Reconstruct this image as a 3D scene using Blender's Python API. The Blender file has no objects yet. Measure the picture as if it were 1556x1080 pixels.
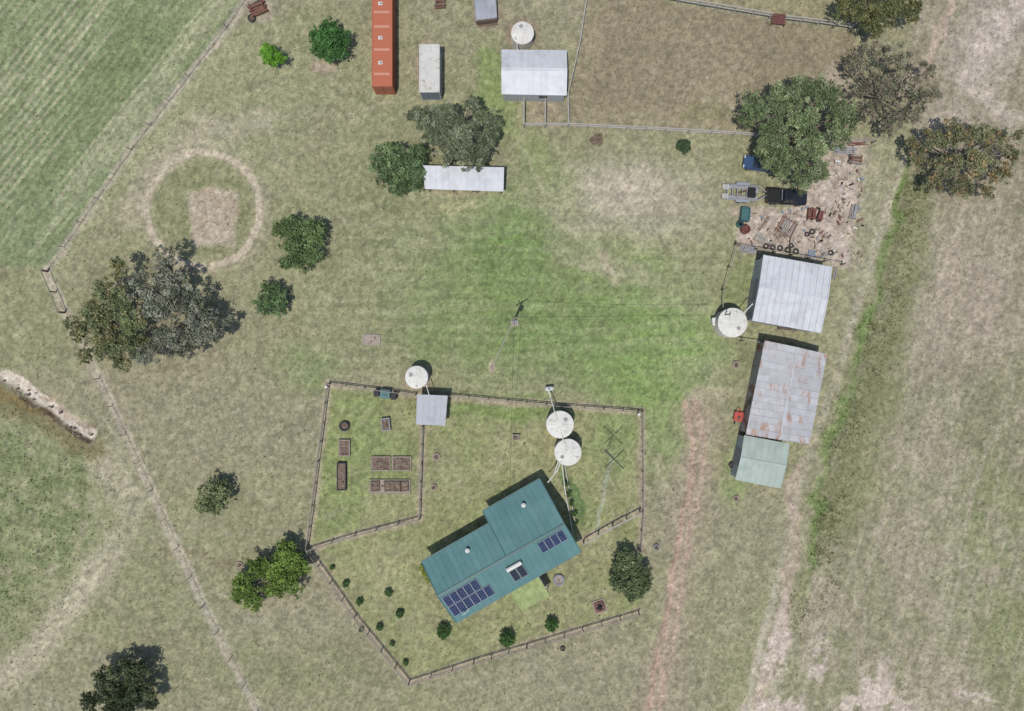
import bpy, math, random
import numpy as np
from mathutils import Vector
random.seed(7); rs=np.random.RandomState(11)
S=12.3; CX=778.; CY=540.; H=1556/S*24/36.
EXPO=1.42; GEX=1.30
def G(px,py,z=0.):
    k=(H-z)/H/S
    return Vector(((px-CX)*k,(CY-py)*k,z))
def lin(c):
    c=np.asarray(c,dtype=float)/255.
    return np.where(c<=0.04045,c/12.92,((c+0.055)/1.055)**2.4)
def A(r,g,b):
    q=np.array((r,g,b),float); q=q*.86+q.mean()*.14
    v=np.clip(lin(q)/EXPO,0,0.85); return (float(v[0]),float(v[1]),float(v[2]),1.)
scene=bpy.context.scene
# ---------- materials
def mat(name,col,rough=0.7,metal=0.,var=0.12,scale=3.,bump=0.1,col2=None,thr=(0.5,0.62),s2=0.8,island=0.,spec=0.3,stretch=None):
    m=bpy.data.materials.new(name); m.use_nodes=True; nt=m.node_tree; n=nt.nodes; l=nt.links
    b=n['Principled BSDF']; b.inputs['Roughness'].default_value=rough; b.inputs['Metallic'].default_value=metal
    b.inputs['Specular IOR Level'].default_value=spec
    tc=n.new('ShaderNodeTexCoord'); no=n.new('ShaderNodeTexNoise'); no.inputs['Scale'].default_value=scale; no.inputs['Detail'].default_value=4
    l.new(tc.outputs['Object'],no.inputs['Vector'])
    mr=n.new('ShaderNodeMapRange'); mr.inputs['From Min'].default_value=0.25; mr.inputs['From Max'].default_value=0.75
    mr.inputs['To Min'].default_value=1-var; mr.inputs['To Max'].default_value=1+var
    l.new(no.outputs['Fac'],mr.inputs['Value'])
    src=None
    if col2 is not None:
        n2=n.new('ShaderNodeTexNoise'); n2.inputs['Scale'].default_value=s2; n2.inputs['Detail'].default_value=7; n2.inputs['Roughness'].default_value=0.7
        if stretch:
            mp=n.new('ShaderNodeMapping'); mp.inputs['Rotation'].default_value=(0,0,stretch[1]); mp.inputs['Scale'].default_value=stretch[0]
            l.new(tc.outputs['Object'],mp.inputs['Vector']); l.new(mp.outputs['Vector'],n2.inputs['Vector'])
        else: l.new(tc.outputs['Object'],n2.inputs['Vector'])
        r2=n.new('ShaderNodeMapRange'); r2.inputs['From Min'].default_value=thr[0]; r2.inputs['From Max'].default_value=thr[1]
        val=n2.outputs['Fac']
        if island>0:
            ge=n.new('ShaderNodeNewGeometry'); ma=n.new('ShaderNodeMath'); ma.operation='MULTIPLY_ADD'; ma.inputs[1].default_value=island*1.2; 
            l.new(ge.outputs['Random Per Island'],ma.inputs[0]); l.new(n2.outputs['Fac'],ma.inputs[2]); val=ma.outputs[0]
        l.new(val,r2.inputs['Value'])
        mx=n.new('ShaderNodeMix'); mx.data_type='RGBA'; mx.inputs[6].default_value=col; mx.inputs[7].default_value=col2
        l.new(r2.outputs[0],mx.inputs[0]); src=mx.outputs[2]
    vm=n.new('ShaderNodeVectorMath'); vm.operation='SCALE'
    if src: l.new(src,vm.inputs[0])
    else: vm.inputs[0].default_value=col[:3]
    sc=mr.outputs[0]
    if island>0:
        ge=n.new('ShaderNodeNewGeometry'); m3=n.new('ShaderNodeMapRange'); m3.inputs['To Min'].default_value=1-island; m3.inputs['To Max'].default_value=1+island
        l.new(ge.outputs['Random Per Island'],m3.inputs['Value']); mm=n.new('ShaderNodeMath'); mm.operation='MULTIPLY'
        l.new(sc,mm.inputs[0]); l.new(m3.outputs[0],mm.inputs[1]); sc=mm.outputs[0]
    l.new(sc,vm.inputs['Scale']); l.new(vm.outputs[0],b.inputs['Base Color'])
    if bump>0:
        nb=n.new('ShaderNodeTexNoise'); nb.inputs['Scale'].default_value=scale*5; nb.inputs['Detail'].default_value=2; l.new(tc.outputs['Object'],nb.inputs['Vector'])
        bp=n.new('ShaderNodeBump'); bp.inputs['Strength'].default_value=bump; bp.inputs['Distance'].default_value=0.05
        l.new(nb.outputs['Fac'],bp.inputs['Height']); l.new(bp.outputs[0],b.inputs['Normal'])
    return m
M=dict(
 teal=mat('teal_roof_steel',A(84,131,131),0.6,0,0.06,0.5,0.03,A(100,143,141),(0.42,0.7),0.3,0.03,spec=.2),
 tealtrim=mat('teal_trim',A(62,104,104),0.5),
 cream=mat('cream_weatherboard',(0.5,0.46,0.36,1),0.7),
 glass=mat('window_glass',(0.02,0.025,0.03,1),0.1,0,0.05,1,0,spec=0.6),
 door=mat('door_paint',(0.25,0.2,0.15,1),0.6),
 solar=mat('solar_cell',A(34,50,90),0.25,0,0.15,1.5,0,island=0.2,spec=0.5),
 alu=mat('aluminium',A(165,170,175),0.4,0.3,0.05),
 white=mat('white_steel_roof',A(208,210,213),0.5,0,0.05,0.6,0.03,A(186,186,190),(0.5,0.75),0.7,0.05),
 greyd=mat('aged_zinc_roof',A(165,170,178),0.5,0,0.08,0.6,0.03,A(140,145,150),(0.5,0.75),0.5,0.04),
 rust=mat('rusted_corrugated_roof',A(184,183,185),0.65,0,0.11,1.2,0.05,A(168,126,102),(0.60,0.74),1.1,0.11,stretch=((1.15,0.32,1),math.radians(-12))),
 sage=mat('sage_steel_roof',A(170,185,173),0.55,0,0.07,0.6,0.03,A(148,163,151),(0.5,0.75),0.5,0.05),
 wall=mat('zinc_wall',(0.32,0.33,0.34,1),0.55,0,0.1),
 rustwall=mat('rusty_wall',(0.28,0.26,0.24,1),0.7,0,0.15,2,0.1,(0.2,0.09,0.05,1),(0.5,0.6),0.7),
 dark=mat('dark_opening',(0.015,0.015,0.015,1),0.9,0,0.05),
 conc=mat('tank_concrete',A(224,221,211),0.75,0,0.09,1.5,0.06,A(192,186,172),(0.5,0.78),1.6),
 tankwall=mat('tank_wall',A(190,186,172),0.75,0,0.1),
 concd=mat('old_concrete',A(165,155,140),0.85,0,0.15,3,0.1),
 pvc=mat('white_pvc_pipe',A(222,220,210),0.5,0,0.04),
 timber=mat('weathered_timber',A(156,146,131),0.85,0,0.25,5,0.2),
 timberd=mat('dark_timber',A(122,104,88),0.85,0,0.25,5,0.2),
 railw=mat('pale_fence_rail',A(174,168,158),0.8,0,0.2,4,0.1),
 wire=mat('fence_wire',(0.2,0.19,0.18,1),0.6,0,0.1,4,0),
 orange=mat('orange_container_paint',A(197,110,80),0.7,0,0.08,0.8,0.05,A(182,97,70),(0.5,0.7),0.8,spec=.15),
 orangel=mat('orange_faded_paint',A(210,142,118),0.6,0,0.08),
 cwhite=mat('container_white_paint',A(208,206,198),0.6,0,0.08,1,0.05,A(170,150,130),(0.54,0.7),1.2),
 cblue=mat('container_door_paint',A(128,142,158),0.6),
 rustm=mat('rust_steel',A(128,88,72),0.8,0,0.25,3,0.15),
 red=mat('red_paint',A(196,72,60),0.5,0,0.1),
 redd=mat('faded_red_steel',A(128,76,68),0.7,0,0.2,3,0.1),
 tealb=mat('teal_bin_plastic',A(64,112,112),0.5,0,0.15),
 green=mat('green_bin_plastic',A(44,76,50),0.5,0,0.1),
 shade=mat('green_awning_sheet',A(156,172,102),0.6,0,0.1,1,0.04,A(136,152,86),(0.45,0.6),1.5,0.05),
 soil=mat('garden_soil',A(136,114,97),0.95,0,0.25,4,0.4,A(108,88,74),(0.45,0.6),3),
 rubber=mat('tyre_rubber',(0.035,0.035,0.037,1),0.85,0,0.1,4,0),
 black=mat('black_car_paint',(0.012,0.014,0.018,1),0.25,0,0.05,1,0,spec=0.6),
 blue=mat('blue_car_paint',A(54,84,122),0.3,0,0.05,1,0,spec=0.6),
 bark=mat('grey_bark',A(130,119,104),0.9,0,0.25,4,0.3),
 stone=mat('stones',A(168,152,136),0.9,0,0.2,4,0.3),
 litter=mat('grey_scrap',A(150,148,150),0.7,0,0.3,3,0.1),
)
def leafmat(name,trans=0.35):
    m=bpy.data.materials.new(name); m.use_nodes=True; nt=m.node_tree; n=nt.nodes; l=nt.links
    for x in list(n): n.remove(x)
    o=n.new('ShaderNodeOutputMaterial'); at=n.new('ShaderNodeAttribute'); at.attribute_name='col'
    ge=n.new('ShaderNodeNewGeometry'); mr=n.new('ShaderNodeMapRange'); mr.inputs['To Min'].default_value=0.7; mr.inputs['To Max'].default_value=1.35
    l.new(ge.outputs['Random Per Island'],mr.inputs['Value'])
    vm=n.new('ShaderNodeVectorMath'); vm.operation='SCALE'; l.new(at.outputs['Color'],vm.inputs[0]); l.new(mr.outputs[0],vm.inputs['Scale'])
    d=n.new('ShaderNodeBsdfDiffuse'); t=n.new('ShaderNodeBsdfTranslucent'); mx=n.new('ShaderNodeMixShader'); mx.inputs[0].default_value=trans
    l.new(vm.outputs[0],d.inputs[0]); l.new(vm.outputs[0],t.inputs[0]); l.new(d.outputs[0],mx.inputs[1]); l.new(t.outputs[0],mx.inputs[2]); l.new(mx.outputs[0],o.inputs[0])
    return m
LEAF=leafmat('leaf_foliage'); GRASSM=leafmat('grass_blades',0.15)
# ---------- mesh builder
class MB:
    def __init__(s): s.v=[];s.f=[];s.m=[];s.mats=[]
    def mi(s,k):
        if k not in s.mats: s.mats.append(k)
        return s.mats.index(k)
    def add(s,pts,faces,k):
        o=len(s.v); s.v+= [tuple(p) for p in pts]; i=s.mi(k)
        for f in faces: s.f.append([o+a for a in f]); s.m.append(i)
    def hexa(s,b,t,k): s.add(list(b)+list(t),[(3,2,1,0),(4,5,6,7),(0,1,5,4),(1,2,6,5),(2,3,7,6),(3,0,4,7)],k)
    def box(s,c,sz,rot,k):
        c=Vector(c); ca,sa=math.cos(rot),math.sin(rot); hx,hy,hz=sz[0]/2,sz[1]/2,sz[2]/2
        P=[]
        for z in(-hz,hz):
            for x,y in((-hx,-hy),(hx,-hy),(hx,hy),(-hx,hy)): P.append(c+Vector((x*ca-y*sa,x*sa+y*ca,z)))
        s.hexa(P[:4],P[4:],k)
    def tube(s,p0,p1,r0,r1=None,n=8,k='timber'):
        p0=Vector(p0);p1=Vector(p1); r1=r0 if r1 is None else r1
        d=(p1-p0); 
        if d.length<1e-6:return
        d.normalize(); a=d.cross(Vector((0,0,1)) if abs(d.z)<0.9 else Vector((1,0,0))).normalized(); b=d.cross(a)
        P=[p0+(a*math.cos(t)+b*math.sin(t))*r0 for t in [2*math.pi*i/n for i in range(n)]]
        P+=[p1+(a*math.cos(t)+b*math.sin(t))*r1 for t in [2*math.pi*i/n for i in range(n)]]
        F=[(i,(i+1)%n,n+(i+1)%n,n+i) for i in range(n)]+[tuple(range(n-1,-1,-1)),tuple(range(n,2*n))]
        s.add(P,F,k)
    def beam(s,p,q,w,h,k,up=Vector((0,0,1)),sink=0.01):
        p=Vector(p);q=Vector(q); d=(q-p).normalized(); a=d.cross(up).normalized()*w/2; u=a.cross(d).normalized()
        if u.dot(up)<0:u=-u
        lo=-u*sink; hi=u*(h)
        s.hexa([p-a+lo,p+a+lo,q+a+lo,q-a+lo],[p-a+hi,p+a+hi,q+a+hi,q-a+hi],k)
    def slab(s,q,t,k):
        q=[Vector(x) for x in q]; n=(q[1]-q[0]).cross(q[3]-q[0]).normalized()
        if n.z<0:n=-n
        s.hexa([x-n*t for x in q],q,k)
    def ring(s,c,r,r2,h,n,k):
        c=Vector(c);P=[];F=[]
        for i in range(n):
            t=2*math.pi*i/n; d=Vector((math.cos(t),math.sin(t),0)); P+=[c+d*r,c+d*r+Vector((0,0,h*0.8)),c+d*(r+r2)/2+Vector((0,0,h)),c+d*r2+Vector((0,0,h*0.8)),c+d*r2]
        for i in range(n):
            j=(i+1)%n
            for a in range(4):F.append((i*5+a,j*5+a,j*5+a+1,i*5+a+1))
        s.add(P,F,k)
    def roof(s,a,b,c,d,k,sheet=0.76,rows=1,ribs=True,rib=(0.07,0.035)):
        a,b,c,d=[Vector(x) for x in (a,b,c,d)]
        L=(b-a).length; n=max(1,round(L/sheet)); nn=(b-a).cross(d-a).normalized()
        if nn.z<0:nn=-nn
        for i in range(n):
            t0=i/n+0.0008; t1=(i+1)/n-0.0008
            for j in range(rows):
                s0=j/rows; s1=(j+1)/rows; o=nn*random.uniform(0,0.008)
                P=lambda t,u:(a.lerp(b,t)).lerp(d.lerp(c,t),u)+o
                s.slab([P(t0,s0),P(t1,s0),P(t1,s1),P(t0,s1)],0.04,k)
        if ribs:
            for i in range(n+1):
                t=min(max(i/n,0.004),0.996); s.beam(a.lerp(b,t),d.lerp(c,t),rib[0],rib[1]+0.008,k,up=nn)
    def make(s,name,parent=None,base=Vector((0,0,0)),smooth=False):
        me=bpy.data.meshes.new(name); me.from_pydata(s.v,[],s.f)
        for k in s.mats: me.materials.append(M[k] if isinstance(k,str) else k)
        me.polygons.foreach_set('material_index',s.m)
        if smooth: me.polygons.foreach_set('use_smooth',[True]*len(s.f))
        me.update(); o=bpy.data.objects.new(name,me); scene.collection.objects.link(o)
        if parent: o.parent=parent; o.location=-parent.location
        return o
def empty(name,loc):
    e=bpy.data.objects.new(name,None); e.location=loc; e.empty_display_size=0.5; scene.collection.objects.link(e); return e
def lerp(a,b,t): return a+(b-a)*t
# ---------- noise
TB={}
def vnoise(x,y,seed):
    if seed not in TB: TB[seed]=np.random.RandomState(seed).rand(256,256)
    T=TB[seed]; xi=np.floor(x).astype(int); yi=np.floor(y).astype(int); fx=x-xi; fy=y-yi
    fx=fx*fx*(3-2*fx); fy=fy*fy*(3-2*fy); x0=xi&255;x1=(xi+1)&255;y0=yi&255;y1=(yi+1)&255
    return (T[x0,y0]*(1-fx)+T[x1,y0]*fx)*(1-fy)+(T[x0,y1]*(1-fx)+T[x1,y1]*fx)*fy
def fbm(x,y,s,o=4,seed=0,g=0.55):
    r=0;a=1;t=0
    for i in range(o):
        c,d=math.cos(i*.6+.4),math.sin(i*.6+.4); u_=x*c-y*d; v_=x*d+y*c
        r=r+a*vnoise(u_/s*2**i+17*i,v_/s*2**i+31*i,seed*10+i); t+=a; a*=g
    return r/t
def fbma(x,y,s,o=4,seed=0,g=0.55):
    r=0;a=1;t=0
    for i in range(o):
        r=r+a*vnoise(x/s*2**i+17*i,y/s*2**i+31*i,seed*10+i); t+=a; a*=g
    return r/t
# ---------- ground
def axis(h,step,far):
    c=np.arange(-h,h+step/2,step); e=[];x=h;d=step
    while x<far: d*=1.35; x+=d; e.append(x)
    e=np.array(e); return np.concatenate([-e[::-1],c,e])
gx=axis(67,0.15,2500); gy=axis(47,0.15,2500)
XX,YY=np.meshgrid(gx,gy); X=XX.ravel();Y=YY.ravel(); PX=CX+X*S; PY=CY-Y*S; N=len(X)
wx=(fbm(PX,PY,30,4,1)-.5)*34; wy=(fbm(PX,PY,30,4,2)-.5)*34
WX=PX+wx; WY=PY+wy; WSX=PX+wx*.22; WSY=PY+wy*.22
def sm(t): t=np.clip(t,0,1); return t*t*(3-2*t)
def dist(pts,x,y,closed=False):
    d=np.full(x.shape,1e9); n=len(pts)
    for i in range(n if closed else n-1):
        ax,ay=pts[i]; bx,by=pts[(i+1)%n]; vx,vy=bx-ax,by-ay; t=np.clip(((x-ax)*vx+(y-ay)*vy)/(vx*vx+vy*vy),0,1)
        d=np.minimum(d,np.hypot(x-ax-t*vx,y-ay-t*vy))
    return d
def inside(pts,x,y):
    r=np.zeros(x.shape,bool); n=len(pts)
    for i in range(n):
        ax,ay=pts[i]; bx,by=pts[(i+1)%n]
        if ay==by: continue
        c=((ay>y)!=(by>y))&(x<(bx-ax)*(y-ay)/(by-ay)+ax); r^=c
    return r
def polym(pts,soft,x,y):
    d=dist(pts,x,y,True); d=np.where(inside(pts,x,y),d,-d); return sm(d/soft+.5)
def linem(pts,w,soft,x,y): return 1-sm((dist(pts,x,y)-w)/soft)
def ell(cx,cy,rx,ry,rot=0,soft=.7,x=None,y=None):
    x=WX if x is None else x; y=WY if y is None else y
    a=math.radians(rot); u=((x-cx)*math.cos(a)+(y-cy)*math.sin(a))/rx; v=(-(x-cx)*math.sin(a)+(y-cy)*math.cos(a))/ry
    return sm((1.15-np.hypot(u,v))/soft)
n1=fbm(PX,PY,220,5,3); n2=fbm(PX,PY,35,5,4,.65); n3=fbm(PX,PY,9,3,5,.7); n4=fbm(PX,PY,80,5,6); n5=fbm(PX,PY,15,4,7,.7)
col=np.zeros((N,3)); 
def mixc(m,c,a=1.):
    global col
    m=(m*a)[:,None]; col=col*(1-m)+np.array(c,float)*m
col[:]=(147,141,113); mixc(sm((n1-.38)/.25),(139,138,104),.75); mixc(sm((n2-.5)/.2),(154,147,122),.2)
grn=np.zeros(N)
mixc(ell(330,180,260,150,-35,.9),(142,146,108),.7)
# NW field
nw=[(-3000,-2600),(1800,-2600),(372,0),(345,42),(200,228),(72,408),(-200,395),(-3000,395)]
m=polym(nw,8,WSX,WSY); mixc(m,(130,139,102),.97)
a=math.radians(51); pe=PX*math.sin(a)+PY*math.cos(a); al=PX*math.cos(a)-PY*math.sin(a)
wob=fbm(PX,PY,200,3,8); st=.5+.5*np.sin(2*math.pi*(pe+14*wob+2.5*n2)/10.5); lo=fbma(pe+14*wob,al/6,22,4,9)
mixc(m*sm((st-.5)/.35)*sm((lo-.38)/.16),(168,163,134),.72)
mixc(m*sm((.5-st)/.4)*sm((n5-.34)/.2),(104,121,78),.55)
l2=fbma(pe+14*wob,al/16,30,4,12); mixc(m*sm((l2-.55)/.08),(170,165,136),.5); mixc(m*sm((.42-l2)/.08),(112,127,84),.4)
mixc(m*sm((n5-.57)/.08),(116,128,88),.35)
mixc(m*ell(330,20,120,110,-50,.9),(150,150,114),.3)
# left-mid
mixc(polym([(-400,415),(80,415),(115,560),(0,570),(-400,600)],40,WX,WY),(138,141,104),.6)
sw=[(-600,600),(0,612),(60,645),(150,700),(182,760),(170,820),(110,900),(40,985),(-600,1300)]
m=polym(sw,44,WX,WY); mixc(m,(134,137,101),.85); mixc(m*sm((n2-.42)/.18),(118,128,86),.6); mixc(m*sm((n5-.5)/.12),(150,148,116),.5); mixc(m*sm((.45-n5)/.1),(106,118,76),.4); mixc(m*ell(60,930,90,60,-40,.9),(142,141,108),.6); grn+=m*.3
mixc(polym([(-600,1080),(0,1010),(120,960),(330,1060),(300,1500),(-600,1500)],50,WX,WY)*sm((n2-.45)/.15),(146,141,114),.7)
mixc(linem([(150,700),(200,765),(195,800),(120,900),(60,980),(0,1035)],10,28,WSX,WSY),(166,158,131),.85)
for dx in(-9,9): mixc(linem([(205+dx,770),(195+dx,805),(120+dx,900),(60+dx,980),(0+dx,1035)],2,5,WSX,WSY)*np.clip(.2+1.2*n2,0,1),(180,170,146),.6)
mixc(linem([(172,820),(165,900),(190,960)],2,6,WX,WY),(168,158,134),.5)
mixc(linem([(150,1080),(100,1000),(70,900),(90,800)],2,6,WX,WY)*np.clip(n2*1.3,0,1),(160,152,124),.4)
# creek
cm=linem([(5,572),(40,590),(80,622),(135,660)],6,9,WSX,WSY); mixc(linem([(-30,592),(20,612),(80,648),(140,682)],10,14,WX,WY)*np.clip(.3+n3,0,1),(118,108,76),.8)
mixc(cm,(200,188,172),.95); mixc(linem([(-30,588),(20,608),(70,634)],2,7,WX,WY),(120,104,66),.75); mixc(linem([(30,604),(85,638),(135,672)],1.5,3,WSX,WSY)*sm((n3-.3)/.2),(80,70,54),.8)
mixc(linem([(60,600),(120,640),(140,655)],1.5,5,WX,WY),(144,124,102),.5)
mixc(ell(260,980,170,130,0,.9),(137,136,105),.6); mixc(ell(470,1020,200,70,0,.9),(133,134,99),.6)
mixc(ell(400,640,150,120,0,1.),(144,139,112),.6); mixc(ell(230,830,100,70,40,.9),(132,132,100),.5)
mixc(linem([(250,830),(300,845),(350,855)],3,8,WX,WY),(120,110,86),.6)
for p,w in (([(372,0),(345,42),(200,228),(75,408)],3.0),([(150,570),(230,745),(310,920),(392,1085),(500,1400)],3.5),([(70,412),(100,475),(150,575)],3)):
    mixc(linem(p,w,7,WSX,WSY),(178,167,146),.9); mixc(linem(p,1.,1.5,WSX,WSY)*sm((n3-.4)/.2),(128,118,97),.5)
mixc(linem([(385,30),(250,190),(130,350),(90,410)],5,14,WX,WY),(152,152,116),.5)
# green lawns, broad and soft
for e,c,k in ((ell(560,360,220,160,0,1.),(138,140,103),.6),(ell(720,330,350,310,0,1.1),(134,141,99),.55),(ell(870,460,300,200,8,1.05),(126,142,88),.8),(ell(765,380,115,110,0,.95),(110,134,76),.8),(ell(715,490,170,125,0,1.),(119,135,82),.75),(ell(890,500,210,98,8,.95),(115,138,79),.75),
  (ell(1015,525,135,90,0,.95),(127,153,86),.75),(ell(960,590,110,50,10,.9),(122,150,80),.75),(ell(1010,630,60,120,8,.8),(130,149,90),.7),
  (ell(470,560,70,50,0,.9),(127,140,92),.75),(ell(690,315,55,16,0,.8),(172,166,124),.8),(ell(560,240,110,60,0,.9),(148,148,110),.6),
  (ell(745,130,26,80,0,.8),(122,140,82),.7),(ell(1120,430,30,60,10,.7),(124,136,86),.7),(ell(1110,720,40,70,0,.8),(126,142,88),.7),
  (ell(600,160,130,60,0,1.),(141,143,106),.6),(ell(720,20,60,60,0,1),(138,142,104),.5)): 
    mixc(e*np.clip(.6+1.*(n2-.25)+.5*(n5-.5),0,1),c,k)
mixc(linem([(750,110),(770,190),(840,275),(920,345),(990,400)],12,28,WX,WY),(131,144,90),.6)
mixc(ell(960,310,170,85,0,1.),(170,159,138),.9); mixc(ell(920,405,110,22,20,.9),(164,157,131),.55); mixc(ell(950,280,85,48,0,.95),(181,169,152),.55)
mixc(linem([(915,380),(935,430)],3,8,WX,WY),(182,165,142),.5)
# paddock
pd=[(895,-10),(866,140),(868,192),(1150,206),(1290,200),(1300,50),(1175,32),(1000,0),(900,-600)]
m=polym(pd,8,WSX,WSY); mixc(m,(142,131,106),.95); mixc(m*sm((n3-.48)/.15),(125,115,91),.45); mixc(m*sm((n4-.5)/.2),(151,141,114),.5)
mixc(m*linem([(905,10),(880,130),(885,180),(1100,195)],6,18,WX,WY),(152,144,114),.5)
mixc(polym([(985,-8),(1175,22),(1290,38),(1290,-500),(985,-500)],14,WSX,WSY),(146,138,106),.9)
mixc(ell(1270,130,30,40,0,.8),(176,164,146),.6); mixc(ell(1080,170,60,15,0,.8),(122,123,86),.4)
stk=fbma(PX,PY*14,90,3,13); mm=polym([(560,260),(1110,215),(1110,560),(980,610),(520,570),(420,480)],60,WX,WY)
mixc(mm*sm((stk-.5)/.12),(174,168,139),.2); mixc(mm*sm((.46-stk)/.12),(110,117,82),.15)
# oval track
rr=np.hypot((WSX-309)/86,(WSY-320)/87+0.02)
inn=sm((1-rr)/.08); mixc(inn,(135,135,100),.8); mixc(inn*sm((n2-.45)/.2),(127,131,91),.5)
mixc((1-sm((np.abs(rr-1.02)-.06)/.22)),(160,152,125),.6)
ov=1-sm((np.abs(rr-1)-.035)/.05); mixc(ov*np.clip(.55+.95*n2,0,1),(188,174,152),.9)
sq=[(284,290),(345,282),(358,290),(356,372),(290,376)]
mixc(polym(sq,9,WSX+wx*.3,WSY+wy*.3),(182,169,149),.92); mixc(polym(sq,8,WX,WY)*sm((n3-.48)/.1),(146,129,107),.6)
mixc(ell(300,190,80,25,-20,.9),(160,152,126),.5); mixc(linem([(395,180),(290,210),(225,265),(205,330)],9,22,WX,WY),(168,158,133),.65)
for p in ([(600,150),(540,170),(420,175),(300,215)],[(780,220),(830,300),(880,360)],[(420,60),(400,150),(420,260),(520,330)],[(1045,600),(1080,580),(1100,560)],[(150,640),(200,700),(215,770)],[(300,860),(420,980),(600,1060)],[(760,240),(800,200),(790,150)]):
    mixc(linem(p,2,5,WX,WY)*np.clip(n2*1.4,0,1),(166,158,132),.5)
# yards
yd=[(500,582),(975,625),(975,775),(971,930),(620,1036),(468,832)]
m=polym(yd,8,WSX,WSY); mixc(m,(145,145,103),.8); mixc(m*sm((n2-.38)/.25),(134,141,92),.6)
mixc(polym([(506,590),(636,608),(632,780),(478,822)],30,WX,WY)*sm((n4-.25)/.25),(129,139,88),.75)
mixc(ell(760,618,120,24,4,.85),(119,138,80),.75); mixc(ell(930,660,50,80,0,.85),(131,144,91),.7); mixc(ell(780,690,60,50,0,.9),(150,147,108),.5)
mixc(ell(580,870,80,40,30,.8),(152,150,109),.5); mixc(ell(905,840,40,60,0,.9),(148,142,108),.5); mixc(ell(720,1000,80,25,-15,.9),(138,139,97),.5)
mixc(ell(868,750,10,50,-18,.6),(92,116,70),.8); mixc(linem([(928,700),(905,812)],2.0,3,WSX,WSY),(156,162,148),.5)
for p in ([(500,582),(640,601),(975,625)],[(500,582),(485,700),(468,832),(540,935),(622,1036)],[(622,1036),(800,980),(970,930)],[(975,625),(976,775),(971,835)],[(642,645),(638,787),(540,812),(470,834)],[(885,822),(972,775)]):
    mixc(linem(p,3.0,6,WSX,WSY)*np.clip(.4+1.1*n5,0,1),(168,152,131),.8); mixc(linem([(x,y-6) for x,y in p],1,4,WSX,WSY)*sm((n3-.4)/.2),(110,107,84),.3)
for cx,cy,rx,ry,c in ((651,105,22,48,(158,140,122)),(580,70,22,85,(150,142,110)),(812,148,52,8,(160,150,124)),(793,50,28,26,(142,124,106)),(830,172,34,24,(154,140,118)),(740,22,28,26,(152,136,120)),(490,102,24,10,(168,148,130)),
  (392,14,26,22,(160,146,128)),(705,292,58,8,(160,152,120)),(1113,490,30,28,(150,144,115)),(633,575,26,24,(160,144,120)),(850,665,30,50,(148,143,105)),(564,516,16,10,(174,161,140)),(747,558,6,12,(180,164,138))):
    mixc(ell(cx,cy,rx,ry,0,.5,WSX,WSY),c,.75)
# driveway: dull red-brown double rut
mixc(polym([(1040,600),(1090,600),(1100,700),(1075,800),(1050,960),(1030,1090),(1020,1400),(930,1400),(960,1090),(1000,960),(1020,800),(1035,700)],40,WX,WY),(156,145,120),.7)
dr=np.clip(.25+1.2*n2,0,1); d1=[(985,1400),(986,1120),(998,1040),(1016,960),(1029,880),(1040,810),(1056,740),(1062,690),(1056,640),(1046,612)]
mixc(linem(d1,6,16,WX,WY)*np.clip(.4+n2,0,1),(167,149,129),.8)
mixc(linem([(x-7,y) for x,y in d1],2.2,5,WSX,WSY)*dr,(178,150,131),.85); mixc(linem([(x+8,y) for x,y in d1],1.8,5,WSX,WSY)*dr,(176,152,134),.8)
mixc(linem([(x+1,y) for x,y in d1],.8,4,WX,WY)*sm((n5-.42)/.1),(143,133,106),.6); mixc(linem([(x-11,y) for x,y in d1[2:7]],.8,2,WSX,WSY)*sm((n5-.45)/.1),(138,114,97),.5)
mixc(linem([(1028,800),(1010,740),(1004,690)],3,6,WX,WY),(172,158,134),.5)
mixc(ell(1085,600,40,14,0,.8),(164,156,128),.7); mixc(ell(1110,900,50,150,0,.9),(145,142,112),.6)
# junk yard
jy=[(1270,212),(1322,212),(1318,260),(1306,400),(1240,396),(1120,376),(1118,320),(1200,310),(1250,250)]
m=polym(jy,16,WX,WY); mixc(m,(176,160,146),.95); mixc(m*sm((n3-.5)/.15),(188,175,163),.5); mixc(m*sm((n2-.52)/.1),(152,136,120),.5)
mixc(polym([(1310,215),(1370,215),(1345,330),(1310,440),(1285,440)],16,WX,WY),(154,149,122),.6)
# right side
sx,sy=-.258,.966; pr=PX*sy-PY*sx+14*(n1-.5); alr=PX*sx+PY*sy; rst=fbma(pr,alr/7,22,5,15); rst2=fbma(pr,alr/14,8,3,16)
ditch=[(1376,250),(1350,380),(1326,480),(1290,590),(1262,670),(1244,760),(1232,860),(1210,960),(1180,1090),(1100,1500)]
rt=polym([(x+4,y) for x,y in ditch]+[(4000,1500),(4000,-2000),(1395,-2000),(1385,200)],10,WSX,WSY)
mixc(rt,(156,146,125),.95); mixc(rt*sm((rst-.48)/.2),(140,134,106),.5); mixc(rt*sm((n4-.4)/.2)*sm((PY-380)/200),(135,134,100),.6)
mixc(rt*sm((rst2-.54)/.1),(128,124,96),.35); mixc(rt*sm((n5-.52)/.1),(136,130,103),.35)
mixc(ell(1450,460,130,150,0,.9),(161,148,131),.65); mixc(ell(1500,830,110,220,0,.9)*sm((n2-.3)/.3),(127,132,94),.75); mixc(ell(1400,700,70,200,10,.9)*sm((n2-.4)/.2),(147,141,115),.5)
mixc(ell(1555,1000,80,120,0,.9),(127,131,93),.7); mixc(rt*sm((.44-rst2)/.08),(170,159,140),.3)
for e in (ell(1500,60,90,90,0,.9),ell(1450,200,60,60,0,.8)): mixc(e,(172,160,147),.7)
mixc(linem([(1560,0),(1500,60),(1470,120),(1540,180)],8,18,WX,WY)*np.clip(.3+n5,0,1),(198,184,172),.7); mixc(linem([(1440,0),(1425,60),(1405,110)],3,8,WX,WY),(186,164,148),.7)
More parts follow.
